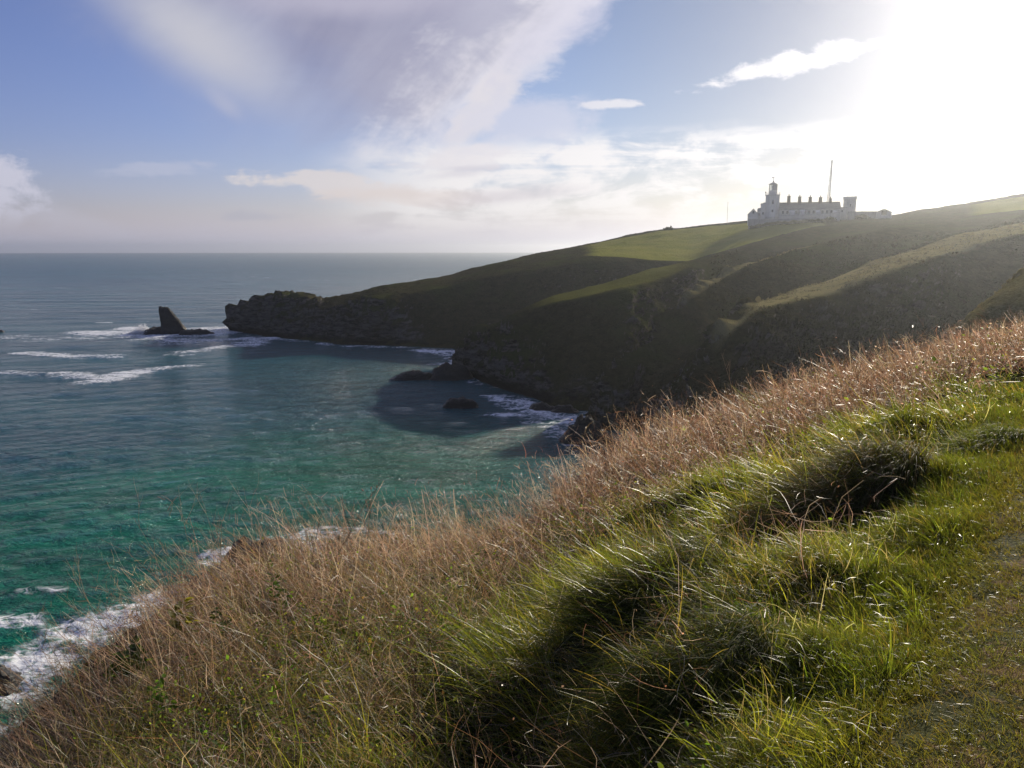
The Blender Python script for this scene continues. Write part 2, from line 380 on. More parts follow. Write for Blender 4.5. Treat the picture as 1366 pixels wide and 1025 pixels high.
def near_lines():
    L = [Line([(px, 0.25, z, 32.4) for px, _, _ in NEAR_T])]
    for k in range(5):
        pts = []
        for px, kn, sh in NEAR_T:
            r, py, h = kn[k]
            if py == 'z': pts.append((px, r, z, h))
            else: pts.append((px, r, z, P(px, py, r)[2] - h))
        L.append(Line(pts))
    last = L[-1]
    def off(f):
        l = Line([(0, 1, z, 0)]); l.T = np.array([(a, *f(a, r, zz)) for a, r, zz in last.T.T]).T; return l
    sh = Line([(px, s, z, 0) for px, _, s in NEAR_T])
    rg = lambda a: np.interp(a, (R(24), R(33)), (0, 1))      # toward the right the ground runs on into a shallow gully
    L.append(off(lambda a, r, zz: (r + 2.2 + 4 * rg(a), zz - 1.6 + 0.4 * rg(a))))
    L.append(off(lambda a, r, zz: (r + 7 + 3 * rg(a), zz - 7.5 + 3.5 * rg(a))))
    L.append(off(lambda a, r, zz: (max(r + 12, sh.at(a)[0] - 14), (11 - 1) * (1 - rg(a)) + 22 * rg(a))))
    L.append(off(lambda a, r, zz: (max(r + 14, sh.at(a)[0] - 3), 3.0 * (1 - rg(a)) + 20 * rg(a))))
    L.append(off(lambda a, r, zz: (max(r + 16, sh.at(a)[0]), -0.6 * (1 - rg(a)) + 19 * rg(a))))
    L.append(off(lambda a, r, zz: (max(r + 24, sh.at(a)[0] + 12), -8 * (1 - rg(a)) + 12 * rg(a))))
    return L
NEARL = near_lines()
EDGE = NEARL[5]
# footpath: a line through the ground on the right
PA = np.array(P(1342, 1025, 2.87)[:2]); PB = np.array(P(1404, 690, 6.5)[:2])
PD = (PB - PA) / np.linalg.norm(PB - PA); PN = np.array([-PD[1], PD[0]])     # PN points left of the path
def path_d(x, y): return (x - PA[0]) * PN[0] + (y - PA[1]) * PN[1]
n_az = np.radians(np.arange(-95, 95.01, 0.4))
n_r = np.concatenate([np.arange(0.25, 1.5, 0.25), np.exp(np.arange(math.log(1.5), math.log(98), 0.012))])
NH, _ = loft(NEARL, n_az, n_r)
NH = blur(blur(NH, 4, 0), 14, 1)
AZG, RG = np.meshgrid(n_az, n_r)
NX, NY = RG * np.sin(AZG), RG * np.cos(AZG)
MOUNDS = []
def add_mound(px, py, r, h, rad):
    x, y, _ = P(px, py, r); MOUNDS.append((x, y, h, rad))
for q in ((1118, 690, 8.2, .45, .75), (880, 800, 5.4, .42, .60), (930, 905, 4.0, .26, .42), (1010, 780, 5.6, .26, .5), (780, 840, 5.0, .24, .5),
          (990, 850, 4.7, .24, .38), (1100, 800, 5.2, .20, .42), (1180, 740, 6.2, .20, .45), (1060, 900, 3.9, .16, .32), (1000, 640, 10.0, .34, .8),
          (900, 670, 9.6, .28, .75), (1290, 610, 9.5, .12, .5), (1230, 585, 11.5, .24, .7), (1150, 600, 12, .30, .8), (1200, 680, 8.2, .16, .4),
          (700, 905, 4.3, -.38, .66), (620, 985, 3.5, -.34, .55), (800, 990, 3.1, -.26, .42), (1090, 735, 7.0, -.22, .45), (960, 740, 6.8, -.20, .4)): add_mound(*q)
d0 = path_d(NX, NY)
rough = sst(d0, 0.35, 1.6) + sst(-d0, 0.8, 2.0)
NH = NH + rough * (0.20 * fbm(NX * 1.0, NY * 1.0, 3.0, 3) + 0.17 * fbm(NX * 2.8, NY * 2.8, 8.0, 2)) * sst(RG, 0.3, 2.0)
NH = NH + (1 - rough * 0.6) * (0.012 * fbm(NX * 3.0, NY * 3.0, 1.0, 3) + 0.010 * fbm(NX * 9, NY * 9, 1.0, 2)) * sst(RG, 0.3, 2.0)
for mx, my, mh, mr in MOUNDS:
    NH = NH + mh * np.exp(-((NX - mx) ** 2 + (NY - my) ** 2) / (mr * mr))
redge = EDGE.at(n_az)[0][None, :]
NH = NH + sst(RG / redge, 1.0, 1.3) * (1.1 * fbm(NX * .16, NY * .16, NH * .16, 5, .55, True) + 0.3)
def near_z(x, y):
    a = np.clip((np.arctan2(x, y) - n_az[0]) / (n_az[1] - n_az[0]), 0, len(n_az) - 1.001)
    rr = np.clip(np.interp(np.hypot(x, y), n_r, np.arange(len(n_r))), 0, len(n_r) - 1.001)
    i, j = rr.astype(int), a.astype(int); fi, fj = rr - i, a - j
    return (NH[i, j] * (1 - fi) * (1 - fj) + NH[i + 1, j] * fi * (1 - fj) + NH[i, j + 1] * (1 - fi) * fj + NH[i + 1, j + 1] * fi * fj)

# ------------------------------------------------------------------ ground materials
def land_material():
    m, nb, out = material("cliff_land")
    p = nb.pos(); px_, py_, pz_ = nb.sep(p)
    nz = nb.sep(nb.new('ShaderNodeNewGeometry').outputs['True Normal'])[2]
    nA = nb.noise(p, 0.05, 5, 0.6); nB = nb.noise(p, 0.35, 5, 0.65); nC = nb.noise(p, 1.6, 4, 0.7)
    strat = nb.noise(nb.vscale(p, (0.22, 0.22, 0.9)), 1.0, 6, 0.7)
    rockf = nb.ss(nz + (nB - 0.5) * 0.5 + (nA - 0.5) * 0.35 + nb.ss(pz_, 14, 2) * -0.25, 0.62, 0.42)
    rock = nb.mix(nb.ss(strat, 0.35, 0.65), (0.006, 0.0055, 0.005), (0.150, 0.134, 0.116))
    rock = nb.mix(nb.ss(nC, 0.45, 0.75) * 0.5, rock, (0.15, 0.14, 0.12))
    rock = nb.mix(nb.ss(pz_ + nB * 3.0, 4.6, 2.2), rock, (0.018, 0.018, 0.017))
    scrub = nb.mix(nb.ss(nB, 0.35, 0.65), (0.026, 0.028, 0.012), (0.052, 0.046, 0.024))
    scrub = nb.mix(nb.ss(nA, 0.45, 0.68), scrub, (0.045, 0.055, 0.017))
    scrub = nb.mix(nb.ss(nC, 0.52, 0.72) * 0.7, scrub, (0.090, 0.076, 0.042))
    scrub = nb.mix(nb.ss(nC, 0.44, 0.30) * 0.6, scrub, (0.012, 0.014, 0.007))
    fine = nb.noise(p, 4.5, 3, 0.6)
    field = nb.mix(nb.ss(fine + (nA - 0.5), 0.3, 0.7), (0.170, 0.185, 0.034), (0.255, 0.245, 0.060))
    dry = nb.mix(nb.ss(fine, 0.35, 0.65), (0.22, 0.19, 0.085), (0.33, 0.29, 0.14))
    c = nb.mix(rockf, scrub, rock)
    c = nb.mix(nb.attr('dry') * nb.ss(nB, 0.25, 0.5), c, dry)  # pale grass colour; also carries the sunlit crest edges painted into the mask
    c = nb.mix(nb.attr('field'), c, field)
    h = nB * 1.2 + nC * 0.5 + fine * 0.12
    nrm = nb.bump(h + strat * 1.2 * rockf, 1.0, 1.4)
    out(nb.principled(c, 1.0, 0.0, nrm))
    return m
M_LAND = land_material()
def soil_material():
    m, nb, out = material("clifftop_soil")
    p = nb.pos()
    n = nb.noise(p, 2.0, 6, 0.65); n2 = nb.noise(p, 14, 4, 0.6)
    c = nb.mix(n, (0.010, 0.011, 0.005), (0.028, 0.024, 0.013))
    c = nb.mix(nb.ss(n2, 0.45, 0.7) * 0.5, c, (0.028, 0.034, 0.010))
    out(nb.principled(c, 1.0, 0.0, nb.bump(n2 + n, 0.8, 0.05)))
    return m
M_SOIL = soil_material()
def path_material():
    m, nb, out = material("worn_path")
    p = nb.pos()
    n = nb.noise(p, 1.7, 6, 0.62); n2 = nb.noise(p, 11, 5, 0.62); n3 = nb.noise(p, 42, 4, 0.6)
    mud = nb.mix(n2, (0.075, 0.043, 0.015), (0.210, 0.135, 0.066))
    turf = nb.mix(n3, (0.016, 0.020, 0.004), (0.060, 0.064, 0.010))
    c = nb.mix(nb.ss(n + (n2 - 0.5) * 0.9 + nb.attr('edge') * -0.4, 0.36, 0.58), turf, mud)
    out(nb.principled(c, nb.ss(n, 0.3, 0.7, 0.85, 1.0), 0.04, nb.bump(n2 + n3 * 0.6, 1.0, 0.02)))
    return m
M_PATH = path_material()

# ------------------------------------------------------------------ build the far land
FARG = {}
def far_land():
    az = np.radians(np.arange(-22.5, 47.01, 0.11)); r = np.concatenate([np.arange(46, 480, 0.9), np.arange(480, 900, 8)])
    H, RR = loft(FAR, az, r)
    A, Rg = np.meshgrid(az, r)
    H = blur(blur(H, 4, 0), 5, 1)
    X, Y = Rg * np.sin(A), Rg * np.cos(A)
    up = sst(H, -1, 6)
    # broad folds, gullies down the slope and bushy roughness
    H = H + up * (1.5 * fbm(X * .028, Y * .028, 2.0, 3) + 0.30 * fbm(X * .12, Y * .12, 4.0, 3))
    Hs = blur(blur(H, 4, 0), 4, 1)
    # normals
    Px = np.stack([X, Y, Hs], -1)
    dr = np.gradient(Px, axis=0); da = np.gradient(Px, axis=1)
    N = np.cross(dr, da); N /= np.linalg.norm(N, axis=-1)[..., None] + 1e-9
    N[N[..., 2] < 0] *= -1
    steep = sst(1 - N[..., 2], 0.10, 0.42)
    # masks
    t = lambda k: RR[k][None, :] * np.ones_like(Rg)
    px = 683 + F * np.tan(A)
    wob = 4 * fbm(X * .05, Y * .05, 7.0, 3)
    fld = sst(Rg + wob, t(13) + 1, t(13) + 4) * sst(t(14) - 10 - Rg + wob, 0, 5) * sst(px + wob * 3, 770, 800)
    fld *= np.where(px < 1000, 1, sst(1092 - px, -4, 4))
    f2 = sst(Rg, t(14) - 100, t(14) - 92) * sst(t(14) - 14 - Rg, 0, 3) * sst(px, 1272, 1300)
    fld = np.maximum(fld, f2)
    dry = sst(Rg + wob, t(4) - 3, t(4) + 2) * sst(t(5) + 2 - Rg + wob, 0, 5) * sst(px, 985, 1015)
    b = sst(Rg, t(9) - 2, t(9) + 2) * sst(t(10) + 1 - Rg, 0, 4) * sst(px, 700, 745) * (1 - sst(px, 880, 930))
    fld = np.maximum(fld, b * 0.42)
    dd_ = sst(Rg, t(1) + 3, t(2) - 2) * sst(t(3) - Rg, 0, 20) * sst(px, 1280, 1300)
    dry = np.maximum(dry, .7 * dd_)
    c1_lit_edge = sst(Rg, t(7) - 2, t(7) + 1) * sst(t(7) + 9 - Rg, 0, 5) * sst(px, 905, 930) * (1 - sst(px, 1040, 1100))
    c2_lit_edge = sst(Rg, t(4) - 3, t(4) + 0) * sst(t(4) + 4 - Rg, 0, 3) * sst(px, 955, 975) * (1 - sst(px, 1010, 1030))
    dry = np.maximum(dry, np.maximum(.75 * c1_lit_edge, .8 * c2_lit_edge))  # thin sunlit edges of two spur crests, painted in as pale colour
    rockd = fbm(X * .15, Y * .15, H * .16, 5, .6, True)
    blk = fbm(X * .45, Y * .45, H * .5, 3, .5)
    bush = np.abs(fbm(X * .33, Y * .33, 5.0, 3))
    crag = 1 - sst(px, 420, 640)
    ribs = fbm(X * .055, Y * .055, H * .025, 3, .5, True)
    D = steep * (3.2 * (ribs - .2)) + steep * ((2.8 + 2.0 * crag) * rockd - 0.4 + (1.3 + crag) * blk) + (1 - steep) * (0.55 * bush * sst(Rg, 60, 260) + crag * 1.2 * rockd) * (1 - fld) * (1 - 0.6 * dry)
    tipm = 1 - sst(px, 425, 470)
    D = D + tipm * sst(H, 1, 6) * (1.8 * np.round(2.2 * fbm(X * .22, Y * .22, H * .25, 3)) / 2.2 + 1.2 * rockd)
    D *= sst(H, -2, 2) * sst(Rg, 46, 60) * (.25 + .75 * sst(Rg, 80, 160))
    far_keep = 1 - 0.75 * sst(Rg, t(14) - 30, t(14) - 5) * sst(px, 940, 980) * (1 - sst(px, 1190, 1230))
    V = Px.copy(); V[..., 2] = H
    V = V + N * (D * far_keep)[..., None]
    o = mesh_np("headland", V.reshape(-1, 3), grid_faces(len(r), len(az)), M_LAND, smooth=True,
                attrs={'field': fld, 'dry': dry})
    tag(o, kind='structure')
    FARG.update(V=V, N=N, fld=fld, dry=dry, steep=steep, az=az, r=r)
    def zf(x, y):
        a = np.arctan2(x, y); rr = np.hypot(x, y)
        j = np.clip(np.searchsorted(az, a), 1, len(az) - 1); i = np.clip(np.searchsorted(r, rr), 1, len(r) - 1)
        return float(V[i, j, 2])
    return zf
far_z = far_land()

def near_land():
    V = np.stack([NX, NY, NH], -1)
    a0 = np.zeros_like(NX)
    # the seaward fall shares the land material, the clifftop gets dark soil under its plants
    i = grid_faces(len(n_r), len(n_az))
    rc = (RG / redge).reshape(-1)[i].mean(1)
    o = mesh_np("clifftop", V.reshape(-1, 3), i, M_SOIL, smooth=True, attrs={'field': a0, 'dry': a0})
    o.data.materials.append(M_LAND)
    o.data.polygons.foreach_set('material_index', (rc > 1.25).astype(np.int32))
    tag(o, kind='structure')
    # footpath draped just above the ground
    s = np.arange(-4.5, 30, 0.07); d = np.linspace(-1, 1, 44)
    Sg, Dg = np.meshgrid(s, d, indexing='ij')
    wd = 0.62 + 0.16 * fbm(Sg * 0.8, Dg * 0.2, 3.3, 3)
    x = PA[0] + PD[0] * Sg + PN[0] * Dg * wd - PN[0] * 0.12; y = PA[1] + PD[1] * Sg + PN[1] * Dg * wd - PN[1] * 0.12
    h = near_z(x, y) + 0.010 + 0.012 * fbm(x * 7, y * 7, 1.0, 3) - 0.035 * np.abs(Dg) ** 6
    o = mesh_np("footpath", np.stack([x, y, h], -1).reshape(-1, 3), grid_faces(len(s), len(d)), M_PATH, smooth=True, attrs={'edge': np.abs(Dg) ** 2})
    tag(o, kind='structure')
near_land()

# ------------------------------------------------------------------ sea
def sea_material():
    m, nb, out = material("sea_water")
    p = nb.pos(); x, y, zz = nb.sep(p)
    flat = nb.xyz(x, y, 0.0)
    rad = nb.math('SQRT', x * x + y * y)
    w1 = nb.noise(nb.vscale(flat, (0.33, 0.46, 1)), 1.0, 6, 0.66, 0.3)
    w2 = nb.noise(nb.vscale(flat, (1.1, 1.5, 1)), 1.0, 4, 0.6, 0.3)
    w3 = nb.noise(nb.vscale(flat, (0.03, 0.085, 1)), 1.0, 4, 0.6)
    big = nb.noise(nb.vscale(flat, (0.006, 0.016, 1)), 1.0, 4, 0.55)
    near = nb.ss(rad, 420, 90)
    h = w1 * 1.6 + w2 * 0.5 * near + w3 * nb.ss(rad, 150, 900, 1.2, 11.0)
    nrm = nb.bump(h, 1.0, 1.15)
    shal = nb.attr('shallow')
    deep = nb.mix(nb.ss(big, 0.35, 0.65), (0.008, 0.076, 0.100), (0.013, 0.108, 0.128))
    grn = nb.mix(nb.ss(w3, 0.35, 0.65), (0.002, 0.100, 0.062), (0.005, 0.160, 0.104))
    c = nb.mix(nb.ss(shal + (w3 - 0.5) * 0.35, 0.15, 0.9), deep, grn)
    # foam: lace where the attribute asks for it, whitecaps further out
    warp = nb.noise(flat, 0.35, 3, 0.6, 0.0, True)
    fw = nb.new('ShaderNodeVectorMath', operation='MULTIPLY_ADD')
    nb.put(fw.inputs[0], warp); fw.inputs[1].default_value = (3.5, 3.5, 0); nb.put(fw.inputs[2], flat)
    lace = nb.voro(fw.outputs[0], 0.55, 'DISTANCE_TO_EDGE')
    lace2 = nb.voro(fw.outputs[0], 1.7, 'DISTANCE_TO_EDGE')
    fo = nb.attr('foam')
    fn = nb.noise(nb.vscale(flat, (0.10, 0.26, 1)), 1.0, 6, 0.65, 0.6)
    cover = fo * 0.88 + (fn - 0.5) * 2.2 * nb.ss(fo, 0.0, 0.25)
    f1 = nb.ss(cover + (w2 - 0.5) * 0.9, 0.45, 1.0)
    f2 = nb.ss(cover, 0.10, 0.60) * nb.ss(lace, 0.16, 0.0)
    f3 = nb.ss(cover, 0.25, 0.8) * nb.ss(lace2, 0.14, 0.0)
    caps = nb.noise(nb.vscale(flat, (0.03, 0.09, 1)), 1.0, 8, 0.66, 0.8)
    capn = nb.noise(nb.vscale(flat, (0.0016, 0.004, 1)), 1.0, 2, 0.5)
    f4 = nb.ss(caps + (capn - 0.5) * 0.25, 0.655, 0.70) * nb.ss(rad, 200, 400) * nb.ss(rad, 2600, 900) * 0.7
    fm = (f1 + f2 * 0.75 + f3 * 0.45 + f4).mn(1.0)
    water = nb.principled(c, nb.ss(rad, 80, 1500, 0.09, 0.26), nb.ss(rad, 60, 320, 0.22, 0.48), nrm, IOR=1.333)
    foam = nb.principled((0.74, 0.76, 0.78), 0.8, 0.1, nb.bump(fn + lace2 * 0.3 + w2 * 0.5, 0.5, 0.5))
    out(nb.mixsh(fm, water, foam))
    return m
ROCKS_XY = []
def sea():
    az = np.concatenate([np.radians(np.arange(-100, -50, 2.0)), np.radians(np.arange(-50, 55, 0.22)), np.radians(np.arange(55, 101, 2.0))])
    r = np.exp(np.arange(math.log(38), math.log(9000), 0.0062)); r = np.append(r, 9000)
    A, Rg = np.meshgrid(az, r)
    X, Y = Rg * np.sin(A), Rg * np.cos(A)
    step = Rg * 0.006
    # swell rolls in from the left; each wave length fades where the grid cannot carry it
    Zw = np.zeros_like(X)
    for wl, amp, ang, oc in ((34, .26, 100, 1.), (17, .09, 68, 2.), (9, .08, 118, 3.), (5.6, .09, 74, 4.), (4.1, .085, 124, 6.), (3.1, .065, 92, 5.), (2.5, .045, 55, 7.)):
        k = 2 * math.pi / wl; dx, dy = math.cos(R(ang)), math.sin(R(ang))
        ph = k * (X * dx + Y * dy) + 3.0 * fbm(X / wl * .33, Y / wl * .33, oc, 2)
        am = amp * (0.55 + 0.9 * fbm(X / wl * .22, Y / wl * .22, oc + 9, 2))
        s = np.sin(ph); s = s + 0.25 * np.cos(2 * ph)
        Zw += s * am * (1 - sst(step, wl * .10, wl * .32))
    # distance to the shore below the camera: shallows and surf
    sh = NEARL[-2].at(az)[0][None, :]
    sd_ = Rg - sh
    shallow = (1 - sst(sd_, 25, 135)) * (1 - sst(np.degrees(A), -9, 9)) * 1.0 + 0.12 * (1 - sst(sd_, 30, 170)) * (1 - sst(np.degrees(A), 0, 14))
    n = fbm(X * .05, Y * .05, 1.0, 3)
    foam = 0.45 * (1 - sst(sd_ + 7 * n, 1, 9)) * (1 - sst(np.degrees(A), 2, 12))
    foam = np.maximum(foam, 0.36 * (1 - sst(sd_ + 16 * n, 12, 30)) * (1 - sst(np.degrees(A), -6, 6)))
    def blob(pts, w, k):
        nonlocal foam
        P2 = [Z0(*q)[:2] for q in pts]
        for a, b in zip(P2[:-1], P2[1:]):
            ax, ay = a; bx, by = b; L2 = (bx - ax) ** 2 + (by - ay) ** 2 + 1e-6
            t = np.clip(((X - ax) * (bx - ax) + (Y - ay) * (by - ay)) / L2, 0, 1)
            d = np.hypot(X - ax - t * (bx - ax), Y - ay - t * (by - ay))
            foam = np.maximum(foam, k * (1 - sst(d + w * .8 * n, w * .15, w)))
    # surf along the foot of the headland and its coves
    blob([(312, 444), (380, 454), (450, 461), (530, 464), (600, 468)], 5, 0.45)
    blob([(560, 468), (612, 472), (612, 484), (590, 487)], 7, 0.72)
    blob([(622, 506), (660, 517)], 3.5, 0.4)
    blob([(655, 530), (700, 545), (760, 560)], 7, 0.62); blob([(650, 552), (700, 556), (745, 570), (756, 590)], 5, 0.5)
    blob([(745, 548), (780, 552)], 3, 0.6)
    # white water round the stack and out to the left
    blob([(130, 444), (215, 449), (280, 445), (312, 436)], 20, 0.80)
    blob([(170, 438), (205, 440)], 10, 0.9)
    blob([(200, 452), (270, 455), (345, 452)], 14, 0.66); blob([(345, 453), (375, 450)], 6, 0.9)
    blob([(250, 470), (300, 463), (330, 458)], 12, 0.62)
    blob([(35, 471), (90, 476), (155, 475)], 7, 0.74); blob([(70, 500), (140, 504), (215, 492), (255, 488)], 7, 0.72)
    blob([(120, 510), (180, 498)], 8, 0.55); blob([(0, 497), (60, 500)], 5, 0.5)
    blob([(-60, 448), (60, 452), (150, 450)], 16, 0.42)
    blob([(-90, 985), (10, 915), (95, 862), (160, 830)], 6.5, 0.72)
    blob([(300, 742), (345, 735), (400, 728)], 4.5, 0.6); blob([(430, 716), (520, 714)], 5, 0.36)
    blob([(32, 790), (80, 790)], 1.8, 0.6); blob([(-20, 832), (40, 828)], 2.5, 0.55)
    # gentle raised crests where the surf is
    Zw += 0.5 * foam * (0.6 + fbm(X * .5, Y * .5, 2.0, 3)) * (Rg < 900)
    o = mesh_np("sea", np.stack([X, Y, Zw], -1).reshape(-1, 3), grid_faces(len(r), len(az)), sea_material(), smooth=True,
                attrs={'shallow': shallow, 'foam': foam})
    tag(o, kind='structure')
sea()

# ------------------------------------------------------------------ rocks
def rock_material():
    m, nb, out = material("wet_rock")
    p = nb.pos(); zz = nb.sep(p)[2]
    n = nb.noise(p, 0.5, 6, 0.7); n2 = nb.noise(nb.vscale(p, (1.2, 1.2, 3.5)), 1.0, 5, 0.7)
    c = nb.mix(n2, (0.006, 0.006, 0.006), (0.040, 0.036, 0.032))
    c = nb.mix(nb.ss(n, 0.5, 0.72) * 0.5, c, (0.070, 0.060, 0.044))
    c = nb.mix(nb.ss(zz + n, 2.6, 1.2), c, (0.007, 0.007, 0.007))
    out(nb.principled(c, nb.ss(zz, 1.0, 3.5, 0.35, 0.85), 0.4, nb.bump(n2 + n, 1.0, 0.5)))
    return m
M_ROCK = rock_material()
def rock_loft(name, label, rows, r, depth=0.7, seed=0, amp=0.5, group=None, jag=0.35):
    """rows: (py, px_left, px_right) from the top down, standing at distance r"""
    n = 40; m = 26
    rows = sorted(rows)
    r = math.hypot(*Z0((rows[-2][1] + rows[-2][2]) / 2, rows[-2][0])[:2])      # the second row from the bottom is its waterline
    ys = np.linspace(rows[0][0], rows[-1][0], m)
    l = np.interp(ys, [q[0] for q in rows], [q[1] for q in rows]); rr = np.interp(ys, [q[0] for q in rows], [q[2] for q in rows])
    base = P((l[-1] + rr[-1]) / 2, rows[-1][0], r)
    ux = np.array([math.cos(math.atan2(base[0], base[1])), -math.sin(math.atan2(base[0], base[1])), 0])
    uy = np.array([-ux[1], ux[0], 0])
    pxm = r / F / (math.cos(math.atan2(base[0], base[1]))) * 1.0
    V = []
    for k in range(m):
        w = (rr[k] - l[k]) / 2 * pxm; cx = ((l[k] + rr[k]) / 2 - (l[-1] + rr[-1]) / 2) * pxm
        zz = P((l[-1] + rr[-1]) / 2, ys[k], r)[2]
        t = np.arange(n) / n * 2 * math.pi
        sq = (np.abs(np.cos(t)) ** 4 + np.abs(np.sin(t)) ** 4) ** -0.18
        off = ux * (cx + w * np.cos(t) * sq)[:, None] + uy * (w * depth * np.sin(t) * sq)[:, None]
        V.append(np.array([base[0], base[1], 0]) + off + np.array([0, 0, zz]))
    V = np.array(V)
    q = V.reshape(-1, 3) - np.array([base[0], base[1], 0])
    c = q - np.array([q[:, 0].mean(), q[:, 1].mean(), q[:, 2].min()]); nn = c / (np.linalg.norm(c, axis=1)[:, None] + 1e-6)
    d = amp * fbm(q[:, 0] * .45 + seed, q[:, 1] * .45, q[:, 2] * .3, 4, .55, True) + amp * .4 * fbm(q[:, 0] * 1.3 + seed, q[:, 1] * 1.3, q[:, 2] * 1.3, 2)
    q = q + nn * d[:, None]
    blocks = np.floor(fbm(q[:, 0] * .55 + seed * 3, q[:, 1] * .25, seed, 3) * 5) / 5
    q[:, 2] *= 1 + jag * np.clip(blocks * 1.6 + .5 * fbm(q[:, 0] * 1.4, q[:, 1] * 1.4, seed, 2), -1, 1) * (q[:, 2] > 0)
    f = []
    i = np.arange(m * n).reshape(m, n)
    f = np.stack([i[:-1], np.roll(i[:-1], -1, 1), np.roll(i[1:], -1, 1), i[1:]], -1).reshape(-1, 4)
    cap = q[:n].mean(0); q = np.concatenate([q, cap[None]])
    tri = np.stack([np.full(n, m * n), np.roll(np.arange(n), -1), np.arange(n)], -1)
    o = mesh_np(name, q, [f, tri], M_ROCK)
    o.location = (base[0], base[1], 0)
    tag(o, label, 'rock', group)
    return o
rock_loft("sea_stack", "tall dark leaning sea stack standing alone in white surf", [(411.5, 220, 229), (416, 219.5, 232), (424, 220, 236.5), (432, 221, 241), (436, 221, 243), (445.5, 220, 248), (455, 218, 252)], 337, 0.62, 1, 1.0, None, 0.10)
rock_loft("rock_ledge", "low flat rock ledge left of the sea stack with spray breaking over it", [(437.5, 203, 216), (440, 199, 224), (446, 196, 226), (455, 190, 228)], 338, 0.5, 4, 0.4)
rock_loft("rock_ledge", "long low rock shelf trailing right from the foot of the sea stack", [(440, 252, 268), (442, 247, 278), (446.5, 244, 284), (455, 240, 290)], 339, 0.35, 9, 0.35)
rock_loft("skerry", "small dark hump of rock washed by waves at the left edge of the sea", [(441, -3, 1), (443, -6, 3), (449, -10, 6)], 345, 0.6, 12, 0.3)
rock_loft("rock_reef", "jagged reef tip pointing left into the bay from the dark spur", [(496, 548, 560), (499, 538, 574), (506, 523, 582), (514, 515, 588)], 214, 0.35, 21, 0.7)
rock_loft("rock_reef", "blocky reef rock joining the jagged reef tip to the dark cliff", [(489, 592, 614), (493, 582, 622), (506, 574, 630), (514, 570, 634)], 217, 0.45, 25, 0.8)
rock_loft("skerry", "flat black islet alone in the calm water of the bay", [(532.5, 602, 622), (536, 596, 634), (543, 592, 637), (551, 588, 642)], 184, 0.4, 31, 0.45)
rock_loft("shore_rock", "dark rock awash in foam in the cove below the dark spur", [(539, 712, 728), (547, 706, 746), (555, 704, 756)], 176, 0.5, 37, 0.5)
rock_loft("shore_rock", "low black rock inside the cove beside the foamy water", [(541, 742, 756), (551, 736, 772), (560, 730, 780)], 170, 0.5, 41, 0.5)
rock_loft("shore_rock", "rounded black rock at the foot of the cliff above the dry stalks", [(560, 770, 786), (571, 760, 802), (588, 748, 815), (600, 745, 822)], 139, 0.6, 44, 0.6)
rock_loft("shore_rock", "small dark rock close under the far cove cliff", [(476, 604, 614), (480, 598, 620), (488, 594, 626)], 246, 0.5, 47, 0.5)
rock_loft("shore_rock", "brown wedge of rock in the surf behind the dead brown plants", [(723, 334, 350), (727, 324, 376), (738, 314, 402), (753, 310, 414), (772, 306, 422)], 84, 0.6, 53, 0.9, None, 0.25)
rock_loft("shore_rock", "brown boulder in the white surf at the left edge below the cliff", [(902, -14, 2), (907, -22, 8), (915, -28, 14), (936, -40, 24)], 58, 0.7, 57, 0.7)

# spray thrown up against the stack
def spray():
    m, nb, out = material("sea_spray")
    out(nb.principled((0.85, 0.86, 0.88), 0.6, 0.2))
    n = 9000
    bx, by, _ = Z0(199, 446)
    t = rng.random(n)
    px = np.concatenate([rng.normal(-2, 2.4, n // 2), rng.normal(-6, 4.5, n - n // 2)])
    hh = np.abs(rng.normal(0, 1, n)) * 1.5 * np.exp(-((px + 2.5) / 4.2) ** 2)
    c = np.stack([bx + px, by + rng.normal(0, 1.2, n), hh + 0.1], -1)
    s = 0.04 + 0.13 * rng.random(n) ** 2
    tet = np.array([(1, 1, 1), (-1, -1, 1), (-1, 1, -1), (1, -1, -1)]) * 0.7
    V = (c[:, None, :] + tet[None] * s[:, None, None] * rng.uniform(.6, 1.3, (n, 4, 1))).reshape(-1, 3)
    k = np.arange(n)[:, None, None] * 4
    f = (np.array([(0, 1, 2), (0, 3, 1), (0, 2, 3), (1, 3, 2)])[None] + k).reshape(-1, 3)
    tag(mesh_np("sea_spray", V, f, m), "white wave spray bursting beside the sea stack", "spray", kind='stuff')
spray()

# ------------------------------------------------------------------ buildings on the headland
def plain(name, col, rough=0.8, vary=0.12, scale=0.6):
    m, nb, out = material(name)
    p = nb.new('ShaderNodeTexCoord').outputs['Object']
    n = nb.noise(p, scale, 6, 0.65)
    st = nb.noise(nb.vscale(p, (2.2, 2.2, 0.25)), 1.0, 4, 0.6)
    d = tuple(c * (1 - vary * 2) for c in col)
    c = nb.mix(nb.ss(n * 0.5 + st * 0.5, 0.3, 0.65), d, col)
    out(nb.principled(c, rough, 0.25, nb.bump(n, 0.3, 0.03)))
    return m
M_WHITE = plain("whitewash", (0.60, 0.59, 0.57), 0.85)
M_WHITE2 = plain("weathered_whitewash", (0.56, 0.54, 0.50), 0.9, 0.2)
M_GREY = plain("weathered_stone", (0.36, 0.34, 0.33), 0.9, 0.2)
M_SLATE = plain("roof_slate", (0.20, 0.195, 0.19), 0.6, 0.2, 2.0)
M_BRICK = plain("dark_chimney_brick", (0.085, 0.070, 0.062), 0.9, 0.2, 2.0)
M_DARK = plain("dark_paint", (0.03, 0.032, 0.035), 0.5)
M_METAL = plain("grey_metal", (0.22, 0.23, 0.25), 0.6)
M_LROOF = plain("lantern_roof_paint", (0.34, 0.31, 0.29), 0.5)
def glass_mat():
    m, nb, out = material("window_glass")
    out(nb.principled((0.03, 0.035, 0.04), 0.08, 0.6)); return m
M_GLASS = glass_mat()
